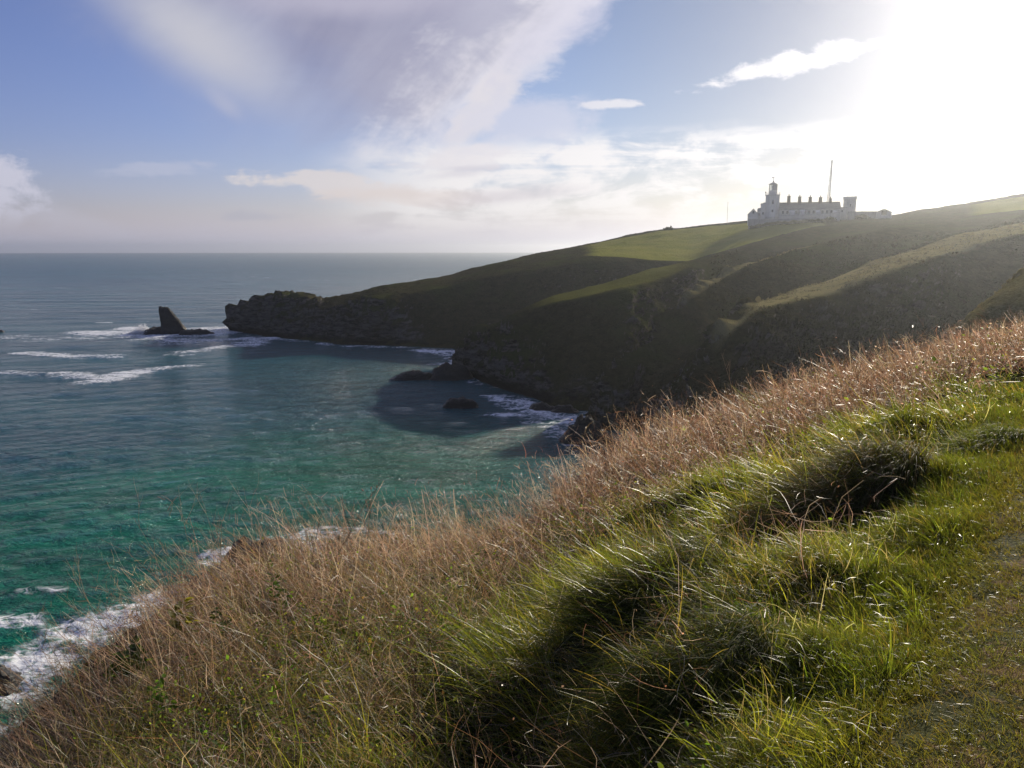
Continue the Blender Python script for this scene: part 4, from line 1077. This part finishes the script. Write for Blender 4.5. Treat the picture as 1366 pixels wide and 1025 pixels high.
def hollow(x, y):
    h = 0 * x
    for mx, my, mh, mr in MOUNDS:
        if mh < 0: h = h + np.exp(-((x - mx) ** 2 + (y - my) ** 2) / (mr * mr * 1.1))
    return np.clip(h, 0, 1)
def long_grass():
    A = Acc()
    # clumps: each a root with its own size, tint and lean
    x, y, r, a = scatter(6800, -34, 58, 2.0, 44)
    e, d, nz, brown, r, a = biome(x, y)
    big = fbm(x * .9, y * .9, 14.0, 2)
    keep = (d > 0.5) & (e < 1.2) & (rng.random(len(x)) < (1 - .85 * brown) * (1 - .8 * hollow(x, y)) * sst(big, -.42, .02))
    x, y, r, d, big = x[keep], y[keep], r[keep], d[keep], big[keep]; m = len(x)
    grow = (0.34 + 0.66 * sst(d, 0.6, 2.3)) * np.exp(rng.normal(0, .28, m)) * (1 + .35 * big)
    tint = pick([(.130, .160, .024), (.080, .110, .018), (.190, .205, .030), (.24, .20, .055), (.20, .16, .09)], (4, 3, 3.2, 1.4, .9), m)
    tint = jit(tint, m, .22, .05)
    lean = WIND * rng.uniform(.1, .7, m)[:, None] + rng.normal(0, .22, (m, 3)) * np.array([1, 1, 0])
    k = np.repeat(np.arange(m), np.clip((rng.normal(52, 16, m) * np.where(r < 9, 1.15, .8)).astype(int), 16, 100)); n = len(k)
    th = rng.uniform(0, 2 * math.pi, n); q = np.sqrt(rng.random(n))
    rad = (.05 + .10 * grow)[k] * np.where(r[k] > 10, 1.6, 1)
    o = np.stack([np.cos(th), np.sin(th), 0 * th], -1)
    bx_, by_ = x[k] + o[:, 0] * q * rad, y[k] + o[:, 1] * q * rad
    b = np.stack([bx_, by_, near_z(bx_, by_) - .02], -1)
    L = (0.20 + 0.34 * rng.random(n) ** 1.3) * grow[k]
    W = np.maximum(0.0050, r[k] * 0.00070) * rng.uniform(.45, 1.7, n)
    d0 = unit(o * (q * .55)[:, None] + np.array([0, 0, 1.0]) + lean[k] + rng.normal(0, .14, (n, 3)))
    lax = rng.uniform(.1, 1.6, n) ** 1.2
    bend = WIND * rng.uniform(.1, 1.1, n)[:, None] + np.array([0, 0, -1.0]) * lax[:, None] + o * (.5 * lax * q)[:, None] + rng.normal(0, .22, (n, 3))
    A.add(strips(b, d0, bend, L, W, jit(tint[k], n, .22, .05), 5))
    # thin undergrowth between the clumps, and the distant slope
    x, y, r, a = scatter(56000, -30, 58, 2.0, 44)
    e, d, nz, brown, r, a = biome(x, y)
    cl = fbm(x * 1.5, y * 1.5, 4.0, 2)
    keep = (d > 0.5) & (e < 1.2) & (rng.random(len(x)) < sst(d, .5, 1.2) * (1 - .85 * brown) * (1 - .7 * hollow(x, y)) * sst(cl, -.35, .25))
    x, y, r, d = x[keep], y[keep], r[keep], d[keep]; n = len(x)
    b = np.stack([x, y, near_z(x, y) - .02], -1)
    d0 = unit(np.stack([rng.normal(0, .5, n), rng.normal(0, .5, n), np.ones(n)], -1) + WIND * rng.uniform(.1, .8, n)[:, None])
    bend = WIND * rng.uniform(.2, 1.4, n)[:, None] + np.array([0, 0, -1.0]) * rng.uniform(.2, 1.4, n)[:, None] + rng.normal(0, .4, (n, 3))
    col = pick([(.050, .072, .014), (.036, .050, .010), (.08, .10, .02), (.15, .12, .06)], (4, 3, 1.5, 1.5), n)
    A.add(strips(b, d0, bend, rng.uniform(.12, .34, n) * (.5 + .5 * sst(d, .7, 2)), np.maximum(.0038, r * .0006) * rng.uniform(.6, 1.3, n), jit(col, n), 4))
    # bleached bent blades that catch the light
    m = 6000
    x, y, r, a = scatter(m, -14, 46, 3.0, 18)
    e, d, nz, brown, r, a = biome(x, y); keep = (d > .8) & (e < 1); x, y, r = x[keep], y[keep], r[keep]; n = len(x)
    b = np.stack([x, y, near_z(x, y) + .04], -1)
    d0 = unit(np.stack([rng.normal(-.3, .5, n), rng.normal(0, .5, n), np.ones(n)], -1))
    bend = WIND * rng.uniform(0, 1.5, n)[:, None] + np.array([0, 0, -1.3]) * rng.random((n, 1)) + rng.normal(0, .7, (n, 3))
    A.add(strips(b, d0, bend, rng.uniform(.14, .36, n), np.maximum(.004, r * .0006) * rng.uniform(.6, 1.4, n), jit((.34, .32, .22), n, .25), 5))
    tag(A.build("long_grass", M_GRASS), "long wind combed green grass covering the clifftop slope", "grass", kind='stuff')
long_grass()

def leaf_quads(c, nrm, up, L, W, col):
    """six point leaves folded along the midrib"""
    n = len(c); nrm = unit(nrm); up = unit(up - nrm * (up * nrm).sum(1)[:, None]); sd2 = np.cross(nrm, up)
    L = L[:, None]; W = W[:, None]
    pts = [c, c + up * L * .35 + sd2 * W * .5 + nrm * W * .12, c + up * L * .72 + sd2 * W * .36 + nrm * W * .08, c + up * L, c + up * L * .72 - sd2 * W * .36 + nrm * W * .08, c + up * L * .35 - sd2 * W * .5 + nrm * W * .12]
    V = np.stack(pts, 1).reshape(-1, 3)
    i = np.arange(n)[:, None] * 6
    Fc = np.concatenate([i + np.array([[0, 1, 2, 3]]), i + np.array([[0, 3, 4, 5]])])
    return V, Fc, np.repeat(col, 6, 0)
def dead_plants():
    A = Acc()
    x, y, r, a = scatter(150000, -40, 55, 2.6, 46)
    e, d, n, brown, r, a = biome(x, y)
    cl = fbm(x * .9, y * .9, 11.0, 3); fine = fbm(x * 2.6, y * 2.6, 41.0, 2)
    thin = (0.22 + 0.78 * sst(cl, -.3, .15)) * np.where(r < 13, .10 + .90 * sst(fine, -.30, .12), .5 + .5 * sst(fine, -.3, .1))
    keep = rng.random(len(x)) < np.clip(brown * thin + .035 * (d > 1.2) * (e < 1.2), 0, 1)
    x, y, r, e, cl = x[keep], y[keep], r[keep], e[keep], cl[keep]; n = len(x); a = np.arctan2(x, y)
    b = np.stack([x, y, near_z(x, y) - .03], -1)
    far = sst(r, 9, 18)
    L = (0.30 + .40 * rng.random(n) ** 1.4 + .28 * cl + .22 * far) * np.exp(rng.normal(0, .22, n)) * (1 - .35 * sst(e, 1.05, 1.25))
    W = np.maximum(0.0024, r * 0.00048) * rng.uniform(.5, 1.5, n)
    sp = np.where(far > .5, .26, .50)
    d0 = unit(np.stack([rng.normal(0, 1, n) * sp, rng.normal(0, 1, n) * sp, np.ones(n)], -1) + WIND * rng.uniform(.0, .75, n)[:, None])
    bend = WIND * rng.uniform(-.1, .9, n)[:, None] + rng.normal(0, .55, (n, 3)) + np.array([0, 0, -.15])
    cols = [(.245, .148, .096), (.170, .102, .064), (.35, .240, .165), (.50, .42, .33), (.075, .050, .038), (.17, .15, .07)]
    col = pick(cols, (4, 3, 2.6, 1.3, 2.4, 1.1), n)
    lowl = (sst(-np.degrees(a), -5, 6) * (1 - sst(e + .25 * cl, .66, 1.0)))[:, None] * .92
    tone = fbm(x * .7, y * .7, 31.0, 3)[:, None]
    col = col * (1 + .8 * tone); col = col * (1 - lowl) + np.array([.205, .190, .060]) * lowl
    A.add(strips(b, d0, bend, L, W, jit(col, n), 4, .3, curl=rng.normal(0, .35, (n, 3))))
    # forking twigs
    m = int(n * 2.3); k = rng.integers(0, n, m); t = rng.uniform(.25, .98, m)
    pb = b[k] + (d0[k] * t[:, None] + bend[k] * (t * t * .5)[:, None]) * (L[k] * .92)[:, None]
    dd = unit(rng.normal(0, 1, (m, 3)) * np.array([.9, .9, .7]) + np.array([-.2, 0, .35]))
    A.add(strips(pb, dd, rng.normal(0, .9, (m, 3)), L[k] * rng.uniform(.10, .36, m), W[k] * .8, jit(col[k], m, .3), 3, .4))
    # curled dry leaves and seed husks held in the tangle
    m = int(n * 1.7); k = rng.integers(0, n, m); t = rng.uniform(.12, 1.0, m)
    pb = b[k] + (d0[k] * t[:, None] + bend[k] * (t * t * .5)[:, None]) * (L[k] * .92)[:, None] + rng.normal(0, .03, (m, 3))
    hl = np.maximum(.011, r[k] * .0013) * np.exp(rng.normal(0, .4, m))
    hc = jit(col[k] * np.array([1.0, .93, .85]), m, .35)
    A.add(leaf_quads(pb, rng.normal(0, 1, (m, 3)), rng.normal(0, 1, (m, 3)), hl, hl * .55, hc))
    # tangled litter low down, in pale bent pieces
    m = 60000; k = rng.integers(0, n, m)
    pb = b[k] + rng.normal(0, .12, (m, 3)) * np.array([1, 1, .2]) + np.array([0, 0, .10]) + np.stack([0 * L[k], 0 * L[k], rng.random(m) * .35], -1)
    dd = unit(rng.normal(0, 1, (m, 3)) * np.array([1, 1, .5]) + WIND * .3)
    A.add(strips(pb, dd, rng.normal(0, 1.2, (m, 3)), rng.uniform(.08, .34, m), W[k] * 1.15, jit(pick(cols, (3, 3, 2, 2.4, 2, 1), m), m), 4, .4, curl=rng.normal(0, .6, (m, 3))))
    # long single stalks standing above the rest along the edge
    x, y, r, a = scatter(17000, -42, 40, 4, 44); e, d, nz, brown, r, a = biome(x, y)
    kk = (brown > .5) & (e > .62) & (e < 1.12); x, y, r = x[kk], y[kk], r[kk]; n = len(x)
    b = np.stack([x, y, near_z(x, y)], -1)
    d0 = unit(np.stack([rng.normal(-.38, .46, n), rng.normal(0, .4, n), np.ones(n)], -1))
    L = rng.uniform(.5, 1.25, n); W = np.maximum(.0028, r * .00050) * rng.uniform(.6, 1.2, n)
    bend = WIND * rng.uniform(0, .7, n)[:, None] + rng.normal(0, .2, (n, 3))
    col = jit(pick([(.50, .42, .31), (.32, .23, .16), (.17, .11, .075)], (3, 3, 2), n), n)
    A.add(strips(b, d0, bend, L, W, col, 5, .4, curl=rng.normal(0, .12, (n, 3))))
    m = n * 5; k = rng.integers(0, n, m); t = rng.uniform(.55, 1.0, m)
    pb = b[k] + (d0[k] * t[:, None] + bend[k] * (t * t * .5)[:, None]) * (L[k] * .93)[:, None]
    dd = unit(d0[k] + rng.normal(0, .6, (m, 3)))
    A.add(strips(pb, dd, rng.normal(0, .6, (m, 3)), rng.uniform(.04, .16, m), W[k] * .75, col[k], 2, .5))
    # bleached bent stems lying through the tangle
    x, y, r, a = scatter(9000, -42, 34, 2.8, 26); e, d, nz, brown, r, a = biome(x, y)
    kk = (d > 1.0) & (e < 1.08) & (rng.random(len(x)) < .25 + .75 * brown); x, y, r = x[kk], y[kk], r[kk]; n = len(x)
    b = np.stack([x, y, near_z(x, y) + rng.uniform(.05, .38, n)], -1)
    d0 = unit(rng.normal(0, 1, (n, 3)) * np.array([1, 1, .6]) + np.array([-.2, 0, .3]))
    A.add(strips(b, d0, rng.normal(0, .7, (n, 3)), rng.uniform(.12, .5, n), np.maximum(.0035, r * .00055) * rng.uniform(.6, 1.4, n), jit(pick([(.55, .50, .40), (.36, .29, .21)], (2, 2), n), n), 5, .4, curl=rng.normal(0, 1.0, (n, 3))))
    tag(A.build("dead_undergrowth", M_DEAD), "tangle of dead brown stalks along the cliff edge", "undergrowth", kind='stuff')
dead_plants()

def leafy_cover():
    A = Acc()
    x, y, r, a = scatter(22000, -40, 50, 2.6, 34)
    e, d, n, brown, r, a = biome(x, y)
    cl = fbm(x * 1.3, y * 1.3, 21.0, 3) + .5 * fbm(x * .5, y * .5, 5.0, 2)
    low = (1 - sst(e, .55, 1.0)); lf = sst(-np.degrees(a), -4, 6) * low
    keep = (d > .9) & (e < 1.1) & (rng.random(len(x)) < np.clip(sst(cl, -.02 - .2 * lf, .25) * (.25 + .6 * low) + .34 * lf, 0, 1) * np.where(np.degrees(a) < 12, 1, .55))
    x, y, r, brown = x[keep], y[keep], r[keep], brown[keep]; m = len(x)
    hc = rng.random(m) ** .7 * (.14 + .30 * brown)
    tint = jit(pick([(.070, .110, .022), (.100, .140, .026), (.15, .160, .035), (.19, .125, .045), (.05, .07, .02)], (4, 3, 1.2, .5, 2.4), m), m)
    k = np.repeat(np.arange(m), rng.integers(8, 20, m)); n = len(k)
    spread = .05 + .0045 * r[k]
    off = rng.normal(0, 1, (n, 3)) * spread[:, None]
    c = np.stack([x[k], y[k], near_z(x, y)[k] + hc[k]], -1) + off
    nr = rng.normal(0, .5, (n, 3)) + np.array([0, 0, .9]); up = off + rng.normal(0, .04, (n, 3)) + WIND * .02
    L = np.maximum(.020, r[k] * .0026) * np.exp(rng.normal(0, .35, n))
    A.add(leaf_quads(c, nr, up, L, L * rng.uniform(.45, .75, n), jit(tint[k], n, .25)))
    # each sprig hangs on a thin stalk
    b = np.stack([x, y, near_z(x, y) - .02], -1)
    A.add(strips(b, unit(np.array([[0, 0, 1.0]]) + rng.normal(0, .15, (m, 3))), rng.normal(0, .1, (m, 3)), hc + .06, np.full(m, .0035), jit((.07, .07, .03), m), 2, .5))
    tag(A.build("ground_ivy", M_LEAF), "small green leaves creeping between the grass and dead stalks", "ground cover", kind='stuff')
leafy_cover()

def far_scrub():
    V, N, az, r = FARG['V'], FARG['N'], FARG['az'], FARG['r']
    n = 150000
    i = np.searchsorted(r, np.exp(rng.uniform(math.log(90), math.log(300), n))); j = rng.integers(330, len(az) - 2, n)
    i = np.clip(i, 1, len(r) - 2)
    p = V[i, j] + (V[i + 1, j + 1] - V[i, j]) * rng.random((n, 1))
    nx, ny, nz2 = p.T
    cl = fbm(nx * .10, ny * .10, 3.0, 3) + .6 * fbm(nx * .4, ny * .4, 8.0, 2)
    k = (np.hypot(p[:, 0], p[:, 1]) > 95) & (p[:, 2] > 5) & (N[i, j, 2] > .55) & (FARG['fld'][i, j] < .1) & (rng.random(n) < sst(cl, -.2, .3) * (1 - .7 * FARG['dry'][i, j]))
    p, cl = p[k], cl[k]; rr = np.hypot(p[:, 0], p[:, 1]); n = len(p); dr_ = FARG['dry'][i, j][k][:, None]
    L = (.14 + .0010 * rr) * np.exp(rng.normal(0, .35, n)) * (1 + .5 * np.clip(cl, 0, 1))
    col = jit(pick([(.034, .038, .015), (.050, .046, .022), (.058, .048, .027), (.044, .052, .017), (.075, .060, .035)], (4, 3, 2, 2, 1), n), n, .18, .03)
    col = col * (1 - dr_) + np.array([.24, .20, .11]) * dr_  # pale tone follows the mask, painted crest light included
    A = Acc(); A.add(leaf_quads(p - np.array([0, 0, .05]), rng.normal(0, 1, (n, 3)), rng.normal(0, .5, (n, 3)) + np.array([0, 0, .9]), L, L * .8, col))
    tag(A.build("scrub", M_SCRUB), "rough scrub covering the far hillside", "scrub", kind='stuff')
far_scrub()

def tube_pts(path, rad, n=5):
    """a tapered tube along path (list of Vectors)"""
    V = []; m = len(path)
    for k, p in enumerate(path):
        d = (path[min(k + 1, m - 1)] - path[max(k - 1, 0)]).normalized(); u = d.orthogonal().normalized(); w = d.cross(u)
        rr = rad * (1 - .75 * k / (m - 1))
        V += [p + (u * math.cos(2 * math.pi * i / n) + w * math.sin(2 * math.pi * i / n)) * rr for i in range(n)]
    i = np.arange(m * n).reshape(m, n)
    Fc = np.stack([i[:-1], np.roll(i[:-1], -1, 1), np.roll(i[1:], -1, 1), i[1:]], -1).reshape(-1, 4)
    return np.array([tuple(v) for v in V]), Fc
def dead_stem(px, py_tip, py_base, r, label, dxpx, rad=.004, col=(.10, .07, .05), branches=6, seed=0, name="dead_stem", heads=False):
    """one tall dry stem seen from base to tip, with forking branches; stem and branches are parts"""
    rd = random.Random(seed)
    x, y, _ = P(px, py_base, r); zb = float(near_z(np.array([x]), np.array([y]))[0])
    t = thing(name, label, "plant", (x, y, zb))
    tip = Vector(P(px + dxpx, py_tip, r)) - Vector((x, y, zb))
    path = []; side = Vector((rd.uniform(-1, 1), rd.uniform(-1, 1), 0)) * .04
    for k in range(9):
        s = k / 8; path.append(tip * s + side * math.sin(math.pi * s) + Vector((rd.uniform(-1, 1), rd.uniform(-1, 1), 0)) * .008)
    c = np.asarray(col)
    V, Fc = tube_pts(path, rad); st = mesh_np("stem", V, Fc, M_DEAD, t, col=np.tile(c, (len(V), 1)), smooth=True)
    Ltot = tip.length
    A = None
    def br(p, d, L, rr, depth):
        q = [p]
        for k in range(4):
            d = (d + Vector((rd.uniform(-1, 1), rd.uniform(-1, 1), rd.uniform(-.5, .8))) * .18).normalized(); q.append(q[-1] + d * L / 4)
        V, Fc = tube_pts(q, rr, 4); A.add((V, Fc, np.tile(c * rd.uniform(.85, 1.3), (len(V), 1))))
        if depth:
            for k in (2, 3): br(q[k], (d + Vector((rd.uniform(-1, 1), rd.uniform(-1, 1), rd.uniform(-.3, .9))) * .7).normalized(), L * .5, rr * .7, depth - 1)
        return q, d
    for b in range(branches):
        s = rd.uniform(.3, .95); p = tip * s + side * math.sin(math.pi * s)
        d = (tip.normalized() + Vector((rd.uniform(-1, 1), rd.uniform(-1, 1), rd.uniform(-.2, .6))) * .75).normalized()
        A = Acc(); q, d = br(p, d, Ltot * rd.uniform(.14, .34), rad * .6, 1)
        tw = A.build("twig", M_DEAD, t)
        if heads:
            V, Fc = tube_pts([q[-1] - d * .006, q[-1] + d * .012, q[-1] + d * .03], .010, 6)
            mesh_np("seed_head", V, Fc, M_DEAD, tw, col=np.tile(c * 1.2, (len(V), 1)))
    return t
PALE = (.42, .36, .27); BRN = (.17, .11, .07); DRK = (.055, .040, .030)
dead_stem(428, 655, 800, 8.8, "dark forked dead stem rising above the brown stalks against the green sea", 70, .0048, DRK, 6, 1)
dead_stem(415, 668, 790, 9.0, "second dark twiggy stem, upright beside the dark forked one", 20, .0042, DRK, 5, 31)
dead_stem(250, 690, 830, 8.0, "bleached dry stalk leaning left over the sea above the surf", -72, .0030, PALE, 5, 2)
dead_stem(195, 745, 880, 7.2, "pale arching stalk reaching left across the green water", -108, .0030, PALE, 4, 3)
dead_stem(330, 655, 790, 8.8, "tall pale stalk with fine twigs before the dark wedge rock", -65, .0030, PALE, 7, 4)
dead_stem(350, 650, 770, 9.4, "thin pale leaning stalk just right of the tallest pale twiggy one", -25, .0026, PALE, 6, 5)
dead_stem(100, 830, 950, 6.8, "dark slender stalk leaning left in front of the white surf", -60, .0028, BRN, 3, 6)
dead_stem(290, 672, 800, 8.6, "fine pale stalk bending left between two leaning stalks", -52, .0028, PALE, 6, 7)
dead_stem(490, 664, 770, 10, "brown feathery seed stalk standing at the middle of the brown bank", 6, .0032, BRN, 8, 8, heads=True)
dead_stem(547, 682, 775, 10.5, "short brown seed stalk right of the feathery one", -18, .0030, BRN, 7, 9, heads=True)
dead_stem(648, 672, 770, 10.5, "pale twiggy stalk at the right end of the brown bank near the dark water", -30, .0030, PALE, 8, 10)
dead_stem(700, 652, 745, 11.5, "spreading pale stalk at the bend of the cliff edge", -45, .0032, PALE, 9, 11)
dead_stem(812, 590, 690, 12.5, "tall dark brown branched stem standing before the grey water", -6, .0060, (.11, .075, .055), 10, 12)
dead_stem(862, 596, 680, 14, "brown branched stem right of the tall dark one", -12, .0050, BRN, 8, 13)
dead_stem(905, 540, 625, 17, "leaning pale stem on the crest in front of the shaded cliff", -35, .0052, PALE, 7, 14)
dead_stem(983, 480, 580, 20, "long bleached stem slanting up before the dark rocky spur", -18, .0058, PALE, 5, 15)
dead_stem(1085, 470, 545, 23, "twiggy pale stem on the crest below the bright grassy strip", -22, .0056, PALE, 7, 16)
dead_stem(1240, 425, 500, 28, "hazy twiggy stem on the crest near the right side", -10, .0065, (.26, .19, .13), 9, 17)
dead_stem(560, 880, 1030, 3.9, "bare upright stem in the dark grass near the bottom of the picture", -6, .0040, (.20, .13, .09), 4, 18)
dead_stem(665, 930, 1040, 3.2, "crooked pale twig hanging in the dark hollow at the bottom", -50, .0024, PALE, 5, 19)
dead_stem(892, 715, 860, 5.4, "dark bare stem among the long grass with a leafy sprig beside it", -8, .0045, DRK, 3, 20)

def leafy_plant(px, py, r, h, n, label, col, leafL=.06, seed=0, name="leafy_plant"):
    rd = random.Random(seed); g = np.random.default_rng(seed)
    x, y, zt = P(px, py, r); zb = min(float(near_z(np.array([x]), np.array([y]))[0]), zt - h)
    t = thing(name, label, "plant", (x, y, zb)); H = zt - zb
    A = Acc(); B = Acc()
    for s in range(4):
        tip = Vector((rd.uniform(-.10, .08), rd.uniform(-.08, .08), H * rd.uniform(.8, 1.05)))
        path = [tip * (k / 6) + Vector((rd.uniform(-1, 1), rd.uniform(-1, 1), 0)) * .006 for k in range(7)]
        V, Fc = tube_pts(path, .0035, 4); A.add((V, Fc, np.tile((.07, .075, .03), (len(V), 1))))
        m = n // 4
        tt = g.uniform(max(.15, 1 - h / H), 1.0, m)
        c = np.array([tuple(tip * q) for q in tt])
        out_ = unit(g.normal(0, 1, (m, 3)) * np.array([1, 1, .35])); nr = g.normal(0, .35, (m, 3)) + np.array([0, 0, 1.0])
        L = leafL * np.exp(g.normal(0, .25, m))
        cc = np.asarray(col) * np.exp(g.normal(0, .22, (m, 1)))
        B.add(leaf_quads(c + out_ * .015, nr, out_ + np.array([0, 0, .25]), L, L * .55, cc))
    A.build("stem", M_LEAF, t); B.build("foliage", M_LEAF, t)
GL = (.085, .150, .022)
leafy_plant(372, 768, 7.2, .22, 40, "bright green leafy plant among brown stalks below the wedge rock", GL, .055, 1)
leafy_plant(205, 905, 5.6, .22, 44, "bright green leafy sprig in the brown tangle at the lower left", GL, .055, 2)
leafy_plant(165, 868, 6.6, .18, 44, "dark green strap leaved clump at the cliff edge beside the surf", (.06, .10, .018), .11, 3)
leafy_plant(245, 800, 7.0, .22, 36, "yellowish upright leaf clump at the left tip of the brown bank", (.16, .15, .03), .09, 4)
leafy_plant(298, 810, 6.6, .22, 36, "small dark leaved plant halfway down the brown bank", (.055, .09, .018), .05, 5)
leafy_plant(430, 930, 4.6, .25, 44, "low yellow green leafy plant near the bottom left of centre", (.11, .14, .025), .04, 6)
leafy_plant(925, 775, 5.4, .34, 60, "small sapling with pale green and orange leaves amid long grass", (.12, .13, .035), .045, 7, "sapling")
leafy_plant(1048, 655, 8.6, .3, 60, "round leaved weed left of the dark grass mound", (.075, .115, .022), .06, 8)
leafy_plant(1212, 560, 12, .5, 90, "tall bright green weed behind the grass mound near the path", (.12, .17, .03), .085, 9)
leafy_plant(1330, 500, 16, .5, 80, "pale sunlit weed clump at the right edge of the slope", (.13, .17, .035), .10, 10)
leafy_plant(1292, 640, 7.6, .2, 60, "low sunlit leafy clump beside the footpath", (.11, .16, .028), .05, 11)

def tussock(px, py, r, rad, n, L0, label, dry=.3, seed=0):
    g = np.random.default_rng(seed)
    x, y, _ = P(px, py, r)
    zb = float(near_z(np.array([x]), np.array([y]))[0])
    A = Acc()
    q = rad * np.sqrt(g.random(n)); th = g.uniform(0, 2 * math.pi, n)
    bx_, by_ = q * np.cos(th), q * np.sin(th)
    b = np.stack([bx_, by_, near_z(x + bx_, y + by_) - zb + .02], -1)
    outw = np.stack([np.cos(th), np.sin(th), 0 * th], -1) * (q / rad)[:, None]
    d0 = unit(outw * .35 + np.array([0, 0, 1.0]) + WIND * .55 + g.normal(0, .2, (n, 3)))
    bend = outw * .5 + WIND * g.uniform(.5, 1.3, n)[:, None] + np.array([0, 0, -1.0]) * g.uniform(1.2, 2.6, n)[:, None] + g.normal(0, .25, (n, 3))
    mix = (g.random(n) < dry)[:, None]
    col = np.where(mix, np.array([.13, .10, .055]), np.array([.060, .082, .020])) * np.exp(g.normal(0, .28, (n, 1)))
    A.add(strips(b, d0, bend, L0 * np.exp(g.normal(0, .25, n)), np.maximum(.0038, r * .0006) * g.uniform(.6, 1.3, n), col, 6))
    o = A.build("grass_tussock", M_TUSS); o.location = (x, y, zb)
    tag(o, label, "grass")
tussock(1118, 690, 8.2, .75, 5200, .50, "big dark shaggy grass mound drooping over a shadowed hollow", .55, 1)
tussock(880, 800, 5.4, .5, 3000, .46, "arching tussock with silvery blade tips left of the leafy sapling", .25, 2)
tussock(930, 905, 4.0, .4, 2600, .42, "dense green tussock near the bottom with bright bent blades", .12, 3)
tussock(1290, 610, 9.5, .5, 1800, .26, "sunlit yellow green tussock close to the path", .03, 4)

def bush(px, py, r, w, h, label, n=900, seed=0):
    g = np.random.default_rng(seed)
    x, y, zz = P(px, py, r)
    t = thing("bush", label, "bush", (x, y, zz))
    c = g.normal(0, 1, (n, 3)); c = unit(c) * (g.random(n) ** .4)[:, None]
    lump = 1 + .35 * fbm(c[:, 0] * 1.6 + seed, c[:, 1] * 1.6, c[:, 2] * 1.6, 2)
    c = c * lump[:, None] * np.array([w, w * .7, h]); c[:, 2] = np.abs(c[:, 2]) + .1
    L = np.full(n, .42) * np.exp(g.normal(0, .3, n))
    A = Acc(); A.add(leaf_quads(c, g.normal(0, 1, (n, 3)) + np.array([0, 0, .5]), g.normal(0, 1, (n, 3)), L, L * .7, np.asarray((.045, .050, .022)) * np.exp(g.normal(0, .3, (n, 1)))))
    A.build("foliage", M_SCRUB, t)
    B = Acc()
    for k in range(6):
        a = g.uniform(0, 6.28); tip = Vector((math.cos(a) * w * .6, math.sin(a) * w * .4, h * .7))
        V, Fc = tube_pts([Vector((0, 0, -.6)), tip * .5, tip], .09, 5); B.add((V, Fc, np.tile((.04, .03, .02), (len(V), 1))))
    B.build("branches", M_DEAD, t)
bush(892, 306.5, 445, 2.7, 1.2, "small dark bush on the skyline above the green field", 800, 1)
bush(1107, 297, 412, 3.2, 2.6, "dark round bush below the right end of the cottage terrace", 1100, 2)
bush(1150, 291, 428, 3.4, 1.5, "low spreading bush in front of the short tower", 900, 3)

def hedge():
    g = np.random.default_rng(5); p0 = site(1002, -12, -1.0)
    t = thing("hedge", "dark low hedge along the foot of the pale boundary wall", "hedge", p0)
    n = 5200; q = g.random(n); px = 998 + q * 112
    w = np.array([tuple(site(a, -9.5 + 0.8 * b, 0)) for a, b in zip(px, g.normal(0, 1, n))])
    gz = np.array([far_z(a, b) for a, b in w[:, :2]])
    w[:, 2] = gz + (1.0 + .6 * fbm(q * 14, q * 0, 3.0, 3)) * g.random(n) ** .6 * 1.5
    w = w - np.array(p0)
    L = .34 * np.exp(g.normal(0, .3, n))
    A = Acc(); A.add(leaf_quads(w, g.normal(0, 1, (n, 3)) + np.array([0, 0, .4]), g.normal(0, 1, (n, 3)), L, L * .7, np.asarray((.040, .044, .020)) * np.exp(g.normal(0, .25, (n, 1)))))
    A.build("foliage", M_SCRUB, t)
    B = Acc()
    for k in range(14):
        a = site(1000 + k * 8, -9.5, 0); a.z = far_z(a.x, a.y) - .6; a = a - p0; V, Fc = tube_pts([Vector(a), Vector(a) + Vector((.1, 0, .8)), Vector(a) + Vector((.2, .1, 1.5))], .07, 5); B.add((V, Fc, np.tile((.04, .03, .02), (len(V), 1))))
    o = B.build("stems", M_DEAD, t)
hedge()

# ------------------------------------------------------------------ haze
def haze():
    m = bpy.data.materials.new("haze_air"); m.use_nodes = True
    nt = m.node_tree; nt.nodes.clear()
    out = nt.nodes.new('ShaderNodeOutputMaterial'); v = nt.nodes.new('ShaderNodeVolumePrincipled')
    v.inputs['Color'].default_value = (0.90, 0.95, 1.0, 1); v.inputs['Density'].default_value = 1.55e-4
    v.inputs['Anisotropy'].default_value = 0.86
    nt.links.new(v.outputs[0], out.inputs['Volume'])
    b = bmesh.new(); bx(b, -9600, 9600, -9600, 9600, -12, 83)
    o = obj_bm("haze", b, m); tag(o, kind='stuff')
haze()
